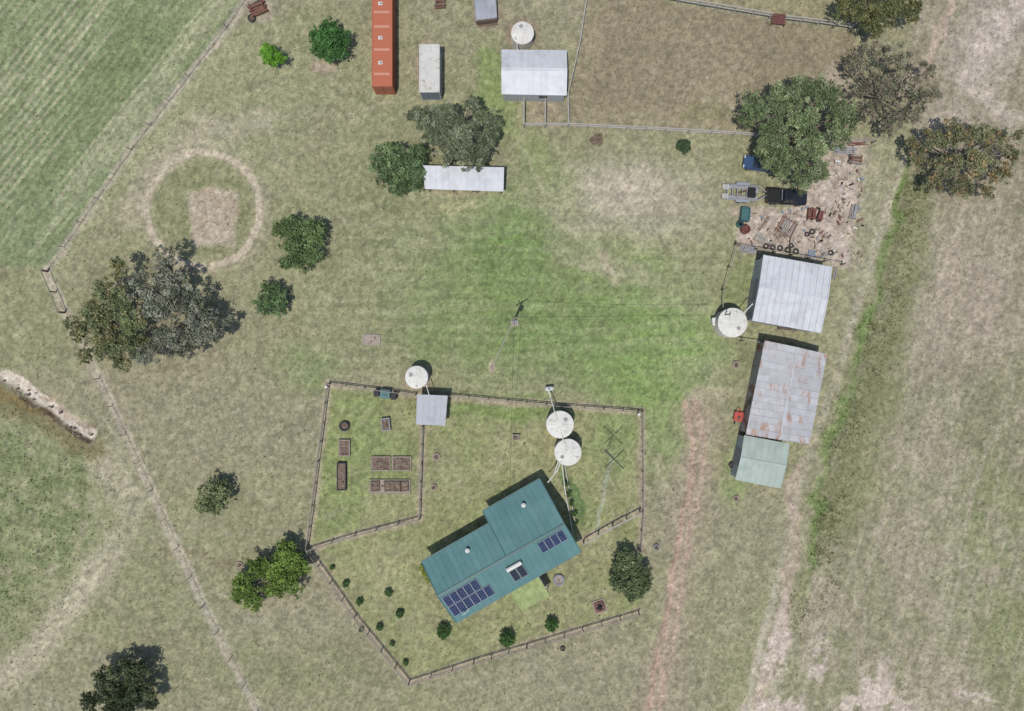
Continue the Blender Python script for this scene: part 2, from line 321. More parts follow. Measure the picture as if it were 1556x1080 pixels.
mixc(polym([(1370,255),(1430,250),(1400,450),(1370,620),(1300,830),(1240,870),(1262,680),(1326,480)],50,WX,WY)*np.clip(.2+1.2*n5,0,1),(122,126,86),.8)
gd=linem(ditch,2.5,9,WX,WY); mixc(gd*sm((950-PY)/150)*np.clip(.1+1.3*n2,0,1),(108,130,72),.9); mixc(linem(ditch[2:6],4,16,WX,WY)*sm((n2-.35)/.2),(118,137,80),.5)
mixc(linem([(x+14,y) for x,y in ditch[:7]],4,14,WX,WY)*sm((n3-.42)/.15),(94,95,66),.5); mixc(linem([(x+34,y) for x,y in ditch[:7]],10,22,WX,WY)*sm((n3-.48)/.1),(102,104,72),.4)
grn+=.8*linem([(x+16,y) for x,y in ditch[:8]],12,28,WX,WY)
for q in ([(1510,640),(1480,740),(1462,830),(1450,900)],[(1490,400),(1470,520),(1440,700),(1400,860)],[(1540,560),(1520,700),(1500,820)],[(1400,500),(1360,700),(1320,860),(1300,1000)]): mixc(linem(q,1.2,4,WX,WY)*dr,(174,161,141),.5)
mixc(linem([(1375,240),(1350,310),(1325,400),(1300,480),(1275,560),(1245,650),(1215,735),(1195,830),(1170,930),(1150,1010),(1130,1100)],3,6,WSX,WSY)*dr,(184,173,155),.75)
mixc(linem([(1345,260),(1318,360),(1300,440),(1270,540),(1240,660),(1205,790),(1185,880)],10,20,WX,WY),(152,146,118),.5)
mixc(linem([(1215,700),(1200,840),(1195,930),(1180,1010),(1150,1085)],4,9,WX,WY)*dr,(180,159,144),.65); mixc(linem([(1195,900),(1165,1000),(1140,1100)],2,5,WSX,WSY),(190,174,158),.7)
for cx,cy,rx,ry in ((1185,985,22,70),(1240,1000,22,60),(1330,1045,34,55),(1360,1075,70,28),(1195,1070,40,25),(1150,1080,30,20),(1480,1060,50,10),(1290,1070,40,18)):
    mixc(ell(cx,cy,rx,ry,10,.8)*sm((n5-.34)/.15),(192,177,164),.85)
mixc(ell(1270,1000,30,70,0,.8)*sm((n2-.4)/.2),(123,131,91),.6)
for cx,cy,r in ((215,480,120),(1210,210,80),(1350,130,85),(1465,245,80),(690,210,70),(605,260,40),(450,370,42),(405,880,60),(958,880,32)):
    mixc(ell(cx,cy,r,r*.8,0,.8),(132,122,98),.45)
mixc(sm((n5-.64)/.06)*sm((n1-.3)/.3),(166,156,135),.35); mixc(sm((.31-n5)/.06),(114,114,84),.3)
f=1+(n3-.5)*.27+(rs.rand(N)-.5)*.17+(fbm(PX,PY,4.5,2,21)-.5)*.32+(n1-.5)*.08
col=col*.94+col.mean(1)[:,None]*.06
col=np.clip(col*f[:,None],10,235)
L=lin(col)/GEX
Z=-.45*cm*sm((PX+100)/100)+(n2-.6)*.05-.04
nx,ny=len(gx),len(gy)
me=bpy.data.meshes.new('ground'); me.vertices.add(N); me.vertices.foreach_set('co',np.stack([X,Y,np.minimum(Z,0)],1).ravel())
ii=(np.arange(ny-1)[:,None]*nx+np.arange(nx-1)[None]).ravel(); F=np.stack([ii,ii+1,ii+1+nx,ii+nx],1)
me.loops.add(F.size); me.loops.foreach_set('vertex_index',F.ravel().astype(np.int32)); me.polygons.add(len(F)); me.polygons.foreach_set('loop_start',np.arange(len(F),dtype=np.int32)*4)
me.update(calc_edges=True)
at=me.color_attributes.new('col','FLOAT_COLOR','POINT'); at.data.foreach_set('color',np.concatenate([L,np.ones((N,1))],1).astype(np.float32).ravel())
me.polygons.foreach_set('use_smooth',[True]*len(F))
g=bpy.data.objects.new('ground',me); scene.collection.objects.link(g)
m=bpy.data.materials.new('dry_pasture'); m.use_nodes=True; nt=m.node_tree; n=nt.nodes; l=nt.links; b=n['Principled BSDF']; b.inputs['Roughness'].default_value=.95; b.inputs['Specular IOR Level'].default_value=.1
at=n.new('ShaderNodeAttribute'); at.attribute_name='col'; tc=n.new('ShaderNodeTexCoord')
no=n.new('ShaderNodeTexNoise'); no.inputs['Scale'].default_value=4.6; no.inputs['Detail'].default_value=3; no.inputs['Roughness'].default_value=.75; l.new(tc.outputs['Object'],no.inputs['Vector'])
mr=n.new('ShaderNodeMapRange'); mr.inputs['From Min'].default_value=.3; mr.inputs['From Max'].default_value=.7; mr.inputs['To Min'].default_value=.84; mr.inputs['To Max'].default_value=1.16; l.new(no.outputs['Fac'],mr.inputs['Value'])
vm=n.new('ShaderNodeVectorMath'); vm.operation='SCALE'; l.new(at.outputs['Color'],vm.inputs[0]); l.new(mr.outputs[0],vm.inputs['Scale']); l.new(vm.outputs[0],b.inputs['Base Color'])
bp=n.new('ShaderNodeBump'); bp.inputs['Strength'].default_value=.4; bp.inputs['Distance'].default_value=.08; l.new(no.outputs['Fac'],bp.inputs['Height']); l.new(bp.outputs[0],b.inputs['Normal'])
me.materials.append(m)
# ---------- leaf quads object
def quads(name,C,U,V,cols,material,parent=None):
    n=len(C); P=np.empty((n,4,3)); P[:,0]=C-U; P[:,1]=C-V*.9; P[:,2]=C+U; P[:,3]=C+V*.9
    me=bpy.data.meshes.new(name); me.vertices.add(n*4); me.vertices.foreach_set('co',P.ravel())
    me.loops.add(n*4); me.loops.foreach_set('vertex_index',np.arange(n*4,dtype=np.int32)); me.polygons.add(n); me.polygons.foreach_set('loop_start',np.arange(n,dtype=np.int32)*4)
    me.update(calc_edges=True); c4=np.repeat(np.concatenate([cols,np.ones((n,1))],1),4,0).astype(np.float32)
    a=me.color_attributes.new('col','FLOAT_COLOR','POINT'); a.data.foreach_set('color',c4.ravel()); me.materials.append(material)
    o=bpy.data.objects.new(name,me); scene.collection.objects.link(o)
    if parent: o.parent=parent; o.location=-parent.location
    return o
def rdir(n):
    v=rs.normal(size=(n,3)); return v/np.linalg.norm(v,axis=1)[:,None]
p=np.clip(grn,0,2)*(np.abs(PX-CX)<860)*(np.abs(PY-CY)<620)*sm((n2-.35)/.2); p=p+.10*(np.abs(PX-CX)<860)*(np.abs(PY-CY)<620)*(n3>.5); p/=p.sum()
idx=rs.choice(N,18000,p=p); k=3; idx=np.repeat(idx,k); n_=len(idx)
off=rs.normal(size=(n_,2))*.05; sz=np.repeat(rs.uniform(.04,.12,n_//k),k)
C=np.stack([X[idx]+off[:,0],Y[idx]+off[:,1],sz*.6],1); U=rdir(n_); U[:,2]*=.3; U*=sz[:,None]; V=rdir(n_)*.4; V[:,2]=np.abs(V[:,2])+.3; V*=sz[:,None]
cc=L[idx]*np.array([.95,1.02,.85]); quads('grass_tussocks',C,U,V,cc,GRASSM)
# ---------- trees
def tree(name,lobes,color,h=None,dens=1.,leaf=.15,limbs=True,color2=None,flat=.5,mixp=.3,hs=.5,bright=2.3,var=1.):
    cs=[];rad=[];cl=[]
    L0=[]
    for lb in lobes:
        px,py,r=lb[:3]; R=r/S*.95; z=(lb[3] if len(lb)>3 else (h or 4)); z=max(z*hs,R*.75) if z>2 else z
        c=G(px,py,z); L0.append((c,R))
        rc=min(max(R*.26,.16),.58); n=max(5,int((R/rc)**2*3.2*dens+3))
        d=rdir(n); d[:,2]=np.where(d[:,2]<-.2,-d[:,2],d[:,2]); q=R*(rs.uniform(.15,1,n)**.6)*rs.uniform(.8,1.15,n)
        P=np.array(c)+d*q[:,None]*np.array([1,1,flat]); P[:,2]=np.maximum(P[:,2],rc*.6)
        cs.append(P); rad.append(np.full(n,rc)*rs.uniform(.5,1.25,n)); cl.append(np.full(n,rs.uniform(.88,1.12)))
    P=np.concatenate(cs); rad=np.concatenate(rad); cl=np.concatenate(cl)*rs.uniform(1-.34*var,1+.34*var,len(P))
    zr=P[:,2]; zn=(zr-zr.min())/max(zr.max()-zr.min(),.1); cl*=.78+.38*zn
    cen=np.mean([tuple(c) for c,R in L0],axis=0); base=Vector((cen[0],cen[1],0)); e=empty(name,base)
    nl=np.maximum(8,(rad/leaf)**2*4.8*(.5+.5*dens)).astype(int); id=np.repeat(np.arange(len(P)),nl); n=len(id)
    off=rdir(n)*(rs.rand(n)**.5)[:,None]*rad[id][:,None]*np.array([1,1,.7]); C=P[id]+off; C[:,2]=np.maximum(C[:,2],.05)
    U=rdir(n); U[:,2]*=.6; T=rdir(n); T[:,2]*=.45; V=T-U*(np.sum(T*U,1)/np.sum(U*U,1))[:,None]; V/=np.linalg.norm(V,axis=1)[:,None]; s=leaf*rs.uniform(.6,1.3,n)
    g_=lambda c:np.array(c)*.88+np.mean(c)*.12
    c1=lin(g_(color))/EXPO*bright; c2=lin(g_(color2 if color2 else [min(255,x*1.18) for x in color]))/EXPO*bright
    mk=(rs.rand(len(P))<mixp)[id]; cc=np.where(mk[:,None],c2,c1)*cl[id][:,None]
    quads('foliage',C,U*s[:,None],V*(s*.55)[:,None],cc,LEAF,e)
    mb=MB(); hz=float(np.median(zr)); Rm=max(R for c,R in L0); tr=max(.04,.03*hz+.02*Rm*len(L0)**.4)
    fork=base+Vector((random.uniform(-.2,.2),random.uniform(-.2,.2),hz*.38)); mb.tube(base-Vector((0,0,.15)),fork,tr*1.3,tr,9,'bark')
    for c,R in L0:
        c=c-Vector((0,0,R*.15)); mid=fork.lerp(c,.55)+Vector((random.uniform(-.3,.3),random.uniform(-.3,.3),0)); mb.tube(fork,mid,tr*.7,tr*.4,6,'bark'); mb.tube(mid,c,tr*.4,tr*.22,6,'bark')
        if limbs:
            near=[Vector(p) for p in P if (Vector(p)-c).length<R*1.15]; random.shuffle(near)
            for q in near[:10]:
                s0=mid.lerp(c,random.random()); mm=s0.lerp(q,.5)+Vector((random.uniform(-.2,.2),random.uniform(-.2,.2),-.1))*R*.3; mb.tube(s0,mm,tr*.16+.008,tr*.1+.006,5,'bark'); mb.tube(mm,q,tr*.1+.006,.006,5,'bark')
    mb.make('trunk_and_limbs',e)
    return e
tree('shade_tree',[(500,62,24,3.2),(483,55,15,2.8),(520,60,15,2.8),(500,45,16,2.8),(498,82,16,2.8),(484,76,12,2.6),(518,80,12,2.6)],(66,100,54),dens=1.2,hs=.7,bright=1.9)
tree('citrus_tree',[(406,80,14,1.6),(424,88,12,1.5),(412,92,11,1.3)],(98,144,48),dens=1.2,leaf=.1,bright=1.5)
tree('eucalyptus_tree',[(645,182,24,6),(680,172,20,6.5),(735,185,24,6),(700,200,30,6.5),(745,205,16,5.5),(665,208,24,6),(718,158,13,6.5),(690,235,26,5.5),(722,240,22,5),(740,222,18,5),(625,175,10,5)],(86,93,70),dens=.9,color2=(108,112,90),hs=.62)
tree('pepper_tree',[(600,235,28,4.5),(625,255,28,4.5),(585,262,22,4),(605,280,22,4),(632,273,18,4),(575,245,14,4),(638,232,16,4.5)],(80,97,64),dens=1.,bright=2.1)
tree('pepper_tree',[(445,350,26,3.8),(475,352,24,3.8),(450,382,28,3.8),(474,388,20,3.5),(425,348,13,3),(488,345,10,3),(435,400,12,3)],(84,100,62),dens=1.,bright=2.1)
tree('pepper_tree',[(410,442,18,2.6),(425,455,18,2.6),(403,462,18,2.4),(425,470,12,2.2)],(80,100,64),dens=1.,hs=.6,bright=2.0)
tree('eucalyptus_tree',[(180,408,18,7),(165,440,24,7),(150,478,30,7),(195,478,30,7.5),(125,505,20,6),(165,525,28,6.5),(130,540,14,6),(205,520,22,6.5),(108,490,12,6),(185,552,16,6)],(92,99,66),dens=.8,color2=(118,115,78),mixp=.3)
tree('eucalyptus_tree',[(250,392,20,8),(222,432,26,8),(262,430,24,8),(245,470,32,8),(290,465,26,7.5),(300,500,28,7),(330,508,18,6.5),(265,512,28,7),(225,540,20,6.5),(318,478,14,7),(285,535,16,6),(345,490,9,6)],(92,96,80),dens=.72,color2=(116,116,102),mixp=.4)
tree('wattle_tree',[(322,745,20,2.8),(335,758,18,2.8),(312,765,16,2.5),(338,738,13,2.4),(325,772,11,2.2)],(90,100,67),dens=1.,color2=(112,114,80),hs=.6)
tree('fig_tree',[(440,845,24,4),(455,862,18,3.8),(425,868,24,4),(395,862,20,3.8),(372,888,22,3.6),(385,910,18,3.4),(362,905,12,3),(445,890,18,3.5),(415,890,18,3.8),(430,830,12,3.6)],(86,108,50),dens=1.1,color2=(108,129,60),bright=1.9)
tree('dark_oak_tree',[(205,1018,24,4.5),(165,1035,24,4.5),(210,1048,26,4.5),(180,1060,28,4.5),(140,1065,18,4),(230,1065,14,4),(185,1085,26,4),(190,1010,14,4)],(62,72,50),dens=1.,color2=(86,92,64),bright=1.9)
tree('olive_tree',[(952,855,22,3.4),(972,872,20,3.4),(945,885,20,3.2),(965,897,18,3),(940,868,14,3),(980,890,12,2.8)],(80,92,62),dens=1.1,color2=(98,108,73),bright=2.1)
tree('river_gum_tree',[(1150,165,28,7),(1135,185,14,6),(1185,150,26,7.5),(1215,135,22,7.5),(1250,142,26,7.5),(1280,170,22,7),(1270,200,26,7.5),(1215,180,32,8),(1175,205,30,7.5),(1230,225,30,7.5),(1190,242,26,7),(1218,276,22,6.5),(1188,264,15,6.5),(1240,260,20,6.5),(1295,185,10,6),(1160,228,18,6.5),(1163,246,13,6)],(90,104,70),dens=.9,color2=(112,121,86),mixp=.35,hs=.58,bright=2.1)
tree('dry_gum_tree',[(1300,100,22,7),(1335,85,26,7.5),(1370,92,24,7.5),(1405,110,20,7),(1410,145,20,7),(1375,135,26,7.5),(1335,130,26,7.5),(1305,140,18,7),(1320,172,22,7),(1355,175,24,7),(1390,172,18,6.5),(1345,198,14,6)],(108,100,84),dens=.48,color2=(92,95,74),mixp=.4)
tree('eucalyptus_tree',[(1285,12,22,7),(1320,25,22,7.5),(1350,15,24,7.5),(1380,5,20,7),(1310,-15,26,7.5),(1355,-25,28,7.5),(1330,45,14,7),(1385,25,12,7)],(86,92,58),dens=.9,color2=(106,106,68),bright=2.1)
tree('eucalyptus_tree',[(1395,235,20,6.5),(1420,212,20,7),(1450,205,24,7.5),(1485,200,22,7.5),(1515,210,18,7),(1535,235,18,6.5),(1520,265,20,6.5),(1485,245,28,7.5),(1440,250,26,7.5),(1460,285,22,6.5),(1420,280,18,6),(1500,290,14,6),(1385,215,10,6),(1545,205,10,6)],(96,98,69),dens=.72,color2=(122,105,72),mixp=.22)
def shrub(name,px,py,r,c,c2=None,z=None,dens=1.1,leaf=.07):
    lb=[(px,py,r*.7,(z or r/S*.8))]+[(px+r*.45*math.cos(t),py+r*.45*math.sin(t),r*.5,(z or r/S*.65)) for t in (.3,1.6,2.9,4.1,5.3)]
    tree(name,lb,c,dens=dens,leaf=leaf,limbs=False,color2=c2,flat=.7,bright=1.7)
for x,y,r in ((674,960,13),(771,971,14),(838,949,12)): shrub('rounded_shrub',x,y,r,(70,98,53))
shrub('rounded_shrub',1039,222,13,(68,86,58))
shrub('dry_shrub',907,212,12,(120,102,90),dens=.6)
for x,y,r in ((525,887,6),(546,914,6),(590,901,7),(607,933,7),(577,953,6),(596,978,4),(616,1007,5),(505,862,4),(549,957,4)): shrub('garden_plant',x,y,r,(74,97,60),leaf=.05)
tree('flowering_hedge',[(642,862,6,.7),(646,872,6,.7),(650,880,5,.6)],(128,140,58),dens=1.3,leaf=.06,limbs=False,bright=1.4)
tree('garden_hedge',[(860,735,5,.5),(864,750,5,.5),(868,765,5,.5),(872,780,5,.5),(876,795,4,.5)],(74,100,58),dens=1.,leaf=.06,limbs=False,bright=1.4)
# ---------- buildings
def quadw(c,z): return [G(x,y,z) for x,y in c]
def inset(q,d):
    c=sum(q,Vector())/4; out=[]
    for i in range(4):
        p=q[i]; a=(q[(i+1)%4]-p).normalized(); b=(q[i-1]-p).normalized(); a.z=0;b.z=0; out.append(p+(a+b)*d)
    return out
def shed(name,corners,ze,zr,rm,wm,sheet=.76,rows=1,gable=True,zlow=None,open_side=None,rib=(.07,.035)):
    q=quadw(corners,ze); base=sum(q,Vector())/4; base.z=0; e=empty(name,base)
    mb=MB()
    if gable:
        r0=(q[0]+q[3])/2; r1=(q[1]+q[2])/2; r0.z=r1.z=zr
        mb.roof(r0,r1,q[1],q[0],rm,sheet,rows,rib=rib); mb.roof(r1,r0,q[3],q[2],rm,sheet,rows,rib=rib)
        mb.beam(r0,r1,.3,.05,rm)
    else:
        q[2].z=q[3].z=zlow; mb.roof(q[0],q[1],q[2],q[3],rm,sheet,rows,rib=rib)
    mb.make('roof',e)
    w=inset(q,.22); mb=MB(); tz=.07
    W0=[Vector((p.x,p.y,0)) for p in w]
    for i in range(4):
        if open_side is not None and i==open_side:
            a,b=W0[i],W0[(i+1)%4]
            for t in (0.02,.34,.66,.98): p=a.lerp(b,t); mb.tube(p,p+Vector((0,0,w[i].z-tz)),.07,.07,6,'timber')
            continue
        a,b=W0[i],W0[(i+1)%4]; d=(b-a).normalized(); nrm=Vector((d.y,-d.x,0)); 
        if nrm.dot(a-base)<0:nrm=-nrm
        za=w[i].z-tz; zb=w[(i+1)%4].z-tz
        tp=[a+Vector((0,0,za)),b+Vector((0,0,zb))]
        th=nrm*.05; dn=Vector((0,0,-.1))
        mb.hexa([a+dn,b+dn,b-th+dn,a-th+dn],[tp[0],tp[1],tp[1]-th,tp[0]-th],wm)
        if gable and i in (1,3): 
            mid=(tp[0]+tp[1])/2; mid.z=zr-tz-.05; mb.add([tp[0],tp[1],mid],[(0,1,2)],wm)
        n=int((b-a).length/.4)
        for j in range(1,n): p=a.lerp(b,j/n)+nrm*.01; mb.box(p+Vector((0,0,min(za,zb)/2)),(.05,.05,min(za,zb)-.05),math.atan2(d.y,d.x),wm)
    mb.make('walls',e)
    mb=MB(); a,b=W0[3],W0[0]; d=(b-a).normalized(); nrm=Vector((d.y,-d.x,0)); 
    if nrm.dot(a-base)<0:nrm=-nrm
    wl=min(2.6,(b-a).length*.4); hh=min(2.2,w[3].z-.35); mb.box(a.lerp(b,.5)+nrm*.05+Vector((0,0,hh/2)),(wl,.05,hh),math.atan2(d.y,d.x),'dark' if open_side else 'litter')
    a,b=W0[2],W0[3]; d=(b-a).normalized(); nrm=Vector((d.y,-d.x,0)); 
    if nrm.dot(a-base)<0:nrm=-nrm
    mb.box(a.lerp(b,.35)+nrm*.05+Vector((0,0,min(1.6,w[3].z*.6))),(1.0,.05,.6),math.atan2(d.y,d.x),'glass'); mb.make('door_and_window',e)
    return e
shed('stable_shed',[(762,75),(861,76),(861,145),(762,143)],2.7,3.6,'white','wall')
shed('open_shelter',[(642,251),(766,254),(765,290),(645,286)],2.5,0,'white','rustwall',gable=False,zlow=2.2,open_side=2)
shed('machinery_shed',[(1160,387),(1264,405),(1247,506),(1143,487)],3.3,3.65,'white','wall',rib=(.12,.09))
shed('rusty_farm_shed',[(1257,538),(1230,675),(1133,660),(1162,517)],3.0,3.5,'rust','rustwall',sheet=.8,rows=3)
shed('green_roofed_workshop',[(1131,661),(1200,674),(1186,742),(1117,729)],2.7,3.0,'sage','wall')
shed('garden_shed',[(634,599),(680,601),(676,647),(632,645)],2.3,0,'greyd','wall',gable=False,zlow=2.05)
# ---------- house
bz=2.7; O=G(693,946,bz); Bq=G(883,838,bz); u=(Bq-O).normalized(); v=Vector((-u.y,u.x,0)); Ul=(Bq-O).length; V1=(G(642,853,bz)-O).length; V2=(G(822,728,bz)-Bq).length; us=9.3; rz=4.05; vr=V1*.5; slope=(rz-bz)/vr
def HP(a,b,z=None):
    if z is None: z=rz-abs(b-vr)*slope
    p=O+u*a+v*b; return Vector((p.x,p.y,z))
e=empty('farmhouse',Vector(((HP(Ul/2,vr)).x,(HP(Ul/2,vr)).y,0)))
mb=MB(); kw=dict(sheet=.8,rib=(.05,.025))
mb.roof(HP(0,vr),HP(Ul,vr),HP(Ul,0),HP(0,0),'teal',**kw); mb.roof(HP(us,vr),HP(0,vr),HP(0,V1),HP(us,V1),'teal',**kw); mb.roof(HP(Ul,vr),HP(us,vr),HP(us,V2),HP(Ul,V2),'teal',**kw)
mb.beam(HP(0,vr)+Vector((0,0,.0)),HP(Ul,vr),.3,.06,'tealtrim'); mb.beam(HP(us,vr+.2),HP(us,V1),.1,.05,'tealtrim'); mb.make('roof',e)
mb=MB()
for a,b in ((HP(0,-.06),HP(Ul,-.06)),(HP(0,V1+.06),HP(us,V1+.06)),(HP(us,V2+.06),HP(Ul,V2+.06))): mb.beam(a-Vector((0,0,.12)),b-Vector((0,0,.12)),.13,.1,'tealtrim')
for a,b,c in ((0,0,vr),(0,vr,V1),(Ul,0,vr),(Ul,vr,V2),(us-.03,V1,V2)): mb.beam(HP(a,b),HP(a,c),.1,.05,'tealtrim')
mb.make('gutters_and_barge_boards',e)
mb=MB(); I=.5
pts=[(I,I),(Ul-I,I),(Ul-I,V2-I),(us+I,V2-I),(us+I,V1-I),(I,V1-I)]
for i in range(6):
    a=pts[i];b=pts[(i+1)%6]; A0=HP(a[0],a[1],-.1);B0=HP(b[0],b[1],-.1); d=(B0-A0).normalized(); nr=Vector((d.y,-d.x,0)); za=HP(*a).z-.08; zb=HP(*b).z-.08
    P=[A0,B0,Vector((B0.x,B0.y,zb)),Vector((A0.x,A0.y,za))]
    mb.add(P,[(0,1,2,3)],'cream')
    if i in (1,5): 
        R0=HP(a[0],vr,rz-.08); mb.add([P[2],P[3],R0],[(0,1,2)],'cream')
    Ln=(B0-A0).length; ng=int(Ln/2.6)
    for j in range(ng):
        p=A0.lerp(B0,(j+.5)/ng)+nr*.03+Vector((0,0,.1)); rt_=math.atan2(d.y,d.x)
        if j==ng//2 and i in(0,2,5): mb.box(p+Vector((0,0,1.05)),(.9,.06,2.1),rt_,'door')
        else:
            mb.box(p+Vector((0,0,1.5)),(1.5,.05,1.1),rt_,'pvc'); mb.box(p+nr*.02+Vector((0,0,1.5)),(1.36,.05,.96),rt_,'glass')
mb.make('walls_and_windows',e)
mb=MB()
nn=(u.cross(HP(0,1)-HP(0,0))).normalized()
def panel(a0,b0,w,h):
    o=nn*.12; q=[HP(a0,b0)+o,HP(a0+w,b0)+o,HP(a0+w,b0+h)+o,HP(a0,b0+h)+o]; mb.slab(q,.045,'alu')
    o2=nn*.005; k=.04; nxs=3;nys=4
    for i in range(nxs):
        for j in range(nys):
            fx=lambda t:a0+k+(w-2*k)*t; fy=lambda t:b0+k+(h-2*k)*t
            x0,x1=fx(i/nxs)+.006,fx((i+1)/nxs)-.006; y0,y1=fy(j/nys)+.006,fy((j+1)/nys)-.006
            mb.add([HP(x0,y0)+o+o2,HP(x1,y0)+o+o2,HP(x1,y1)+o+o2,HP(x0,y1)+o+o2],[(0,1,2,3)],'solar')
for i in range(6): panel(.3+i*.93,.85,.9,1.42)
for i in range(5): panel(.3+i*.93,2.35,.9,1.42)
for i in range(4): panel(13.2+i*.86,2.35,.83,1.45)
mb.make('solar_panels',e)
mb=MB()
for i in range(2):
    o=nn*.14; a0=8.6+i*.95; q=[HP(a0,.9)+o,HP(a0+.9,.9)+o,HP(a0+.9,2.55)+o,HP(a0,2.55)+o]; mb.slab(q,.09,'alu'); q=[HP(a0+.05,.95)+o*1.05,HP(a0+.85,.95)+o*1.05,HP(a0+.85,2.5)+o*1.05,HP(a0+.05,2.5)+o*1.05]; mb.add(q,[(0,1,2,3)],'glass')
mb.tube(HP(8.55,2.85)+nn*.32,HP(10.5,2.85)+nn*.32,.27,.27,14,'pvc'); mb.make('solar_hot_water_heater',e)
mb=MB()
for a,b in ((5.6,7.0),(14,8.3),(1.7,.7)):
    p=HP(a,b); 
    if a<2: mb.tube(p-Vector((0,0,.1)),p+Vector((0,0,.7)),.06,.06,8,'pvc'); mb.tube(p+Vector((-.3,-.2,.7)),p+Vector((.5,.5,.75)),.03,.03,6,'pvc'); continue
    mb.tube(p-Vector((0,0,.1)),p+Vector((0,0,.25)),.15,.15,10,'alu'); mb.tube(p+Vector((0,0,.25)),p+Vector((0,0,.44)),.2,.28,12,'alu'); mb.tube(p+Vector((0,0,.44)),p+Vector((0,0,.58)),.28,.08,12,'pvc')
mb.make('roof_vents',e)
mb=MB(); z0,z1=2.55,2.3
mb.roof(HP(7.4,-.15,z0),HP(11.3,-.15,z0),HP(11.3,-2.8,z1),HP(7.4,-2.8,z1),'shade',sheet=.8,rib=(.05,.02)); 
for a in (7.5,9.35,11.2): mb.tube(HP(a,-2.7,0),HP(a,-2.7,z1-.05),.05,.05,6,'timber')
mb.box(HP(9.35,-1.3,.06),(3.9,2.6,.1),math.atan2(u.y,u.x),'concd'); mb.make('verandah_awning',e)
# ---------- tanks
def tank(px,py,r,h,nm='water_tank'):
    c=G(px,py,h); R=r/S*(H-h)/H; b=Vector((c.x,c.y,0)); e=empty(nm,b); mb=MB(); n=32
    mb.tube(b-Vector((0,0,.1)),b+Vector((0,0,h)),R*.985,R*.985,n,'tankwall')
    for i in range(1,6): mb.tube(b+Vector((0,0,h*i/6-.03)),b+Vector((0,0,h*i/6+.03)),R,R,n,'tankwall')
    mb.make('tank_body',e); mb=MB(); P=[];F=[]
    for i in range(n):
        t=2*math.pi*i/n; d=Vector((math.cos(t),math.sin(t),0)); P+=[b+d*R*1.02+Vector((0,0,h-.06)),b+d*R*1.02+Vector((0,0,h+.04)),b+d*R*.12+Vector((0,0,h+.32))]
    for i in range(n):
        j=(i+1)%n; F+=[(i*3,j*3,j*3+1,i*3+1),(i*3+1,j*3+1,j*3+2,i*3+2)]
    F.append(tuple(i*3+2 for i in range(n))); mb.add(P,F,'conc')
    for i in range(12):
        t=2*math.pi*i/12; d=Vector((math.cos(t),math.sin(t),0)); mb.beam(b+d*R*.14+Vector((0,0,h+.31)),b+d*R*1.0+Vector((0,0,h+.045)),.05,.03,'conc')
    mb.make('tank_roof',e); mb=MB(); t=random.uniform(0,6); p=b+Vector((math.cos(t)*R*.55,math.sin(t)*R*.55,h+.17)); mb.tube(p,p+Vector((0,0,.12)),.24,.22,12,'litter'); p=b+Vector((math.cos(t+2)*R*.8,math.sin(t+2)*R*.8,h+.05)); mb.tube(p,p+Vector((0,0,.14)),.14,.14,10,'tankwall'); mb.make('hatch',e)
tank(851,645,20.5,2.4); tank(863,687,20,2.3); tank(1113,490,22,2.4); tank(633,573,17,2.1); tank(794,50,17,2.1)
def pipe(name,pts,r=.05,k='pvc'):
    mb=MB(); P=[G(x,y,z) for x,y,z in pts]
    for a,b in zip(P[:-1],P[1:]): mb.tube(a,b,r,r,8,k)
    for a in P: mb.tube(a-Vector((0,0,r)),a+Vector((0,0,r)),r*1.4,r*1.4,8,k)
    mb.make(name)
pipe('tank_inlet_pipe',[(834,592,1.4),(836,602,1.5),(843,626,2.6),(847,640,2.7)],.06)
pipe('tank_inlet_pipe',[(852,702,2.5),(846,716,2.4),(833,732,2.4)],.06); pipe('tank_inlet_pipe',[(848,702,2.5),(842,720,2.3)],.05)
pipe('tank_outlet_pipe',[(854,704,2.3),(858,740,.6),(864,775,.3),(870,808,.1)],.06); pipe('tank_outlet_pipe',[(858,704,.5),(866,750,.1),(873,790,.1)],.035)
pipe('tank_link_pipe',[(852,655,2.65),(858,675,2.6)],.06); pipe('tank_inlet_pipe',[(1128,478,2.5),(1143,462,3.0)],.06); pipe('tank_inlet_pipe',[(648,586,2.2),(652,600,2.3)],.05); pipe('tank_inlet_pipe',[(786,66,2.2),(786,76,2.7)],.06)
mb=MB(); c=G(834,590); mb.box(c+Vector((0,0,.45)),(.8,.45,.9),.1,'pvc'); mb.box(c+Vector((0,0,.95)),(1.0,.3,.1),.1,'alu'); mb.tube(c+Vector((0,-.5,.3)),c+Vector((0,.1,.9)),.12,.12,8,'pvc'); mb.make('water_pump_box')
mb=MB(); c=G(1084,489); mb.box(c+Vector((0,0,.5)),(.7,.8,1.),.1,'conc'); mb.box(c+Vector((0,0,1.03)),(.85,.95,.06),.1,'pvc'); mb.tube(c+Vector((.3,0,.4)),c+Vector((1.6,0,.3)),.05,.05,6,'pvc'); mb.make('pump_house')
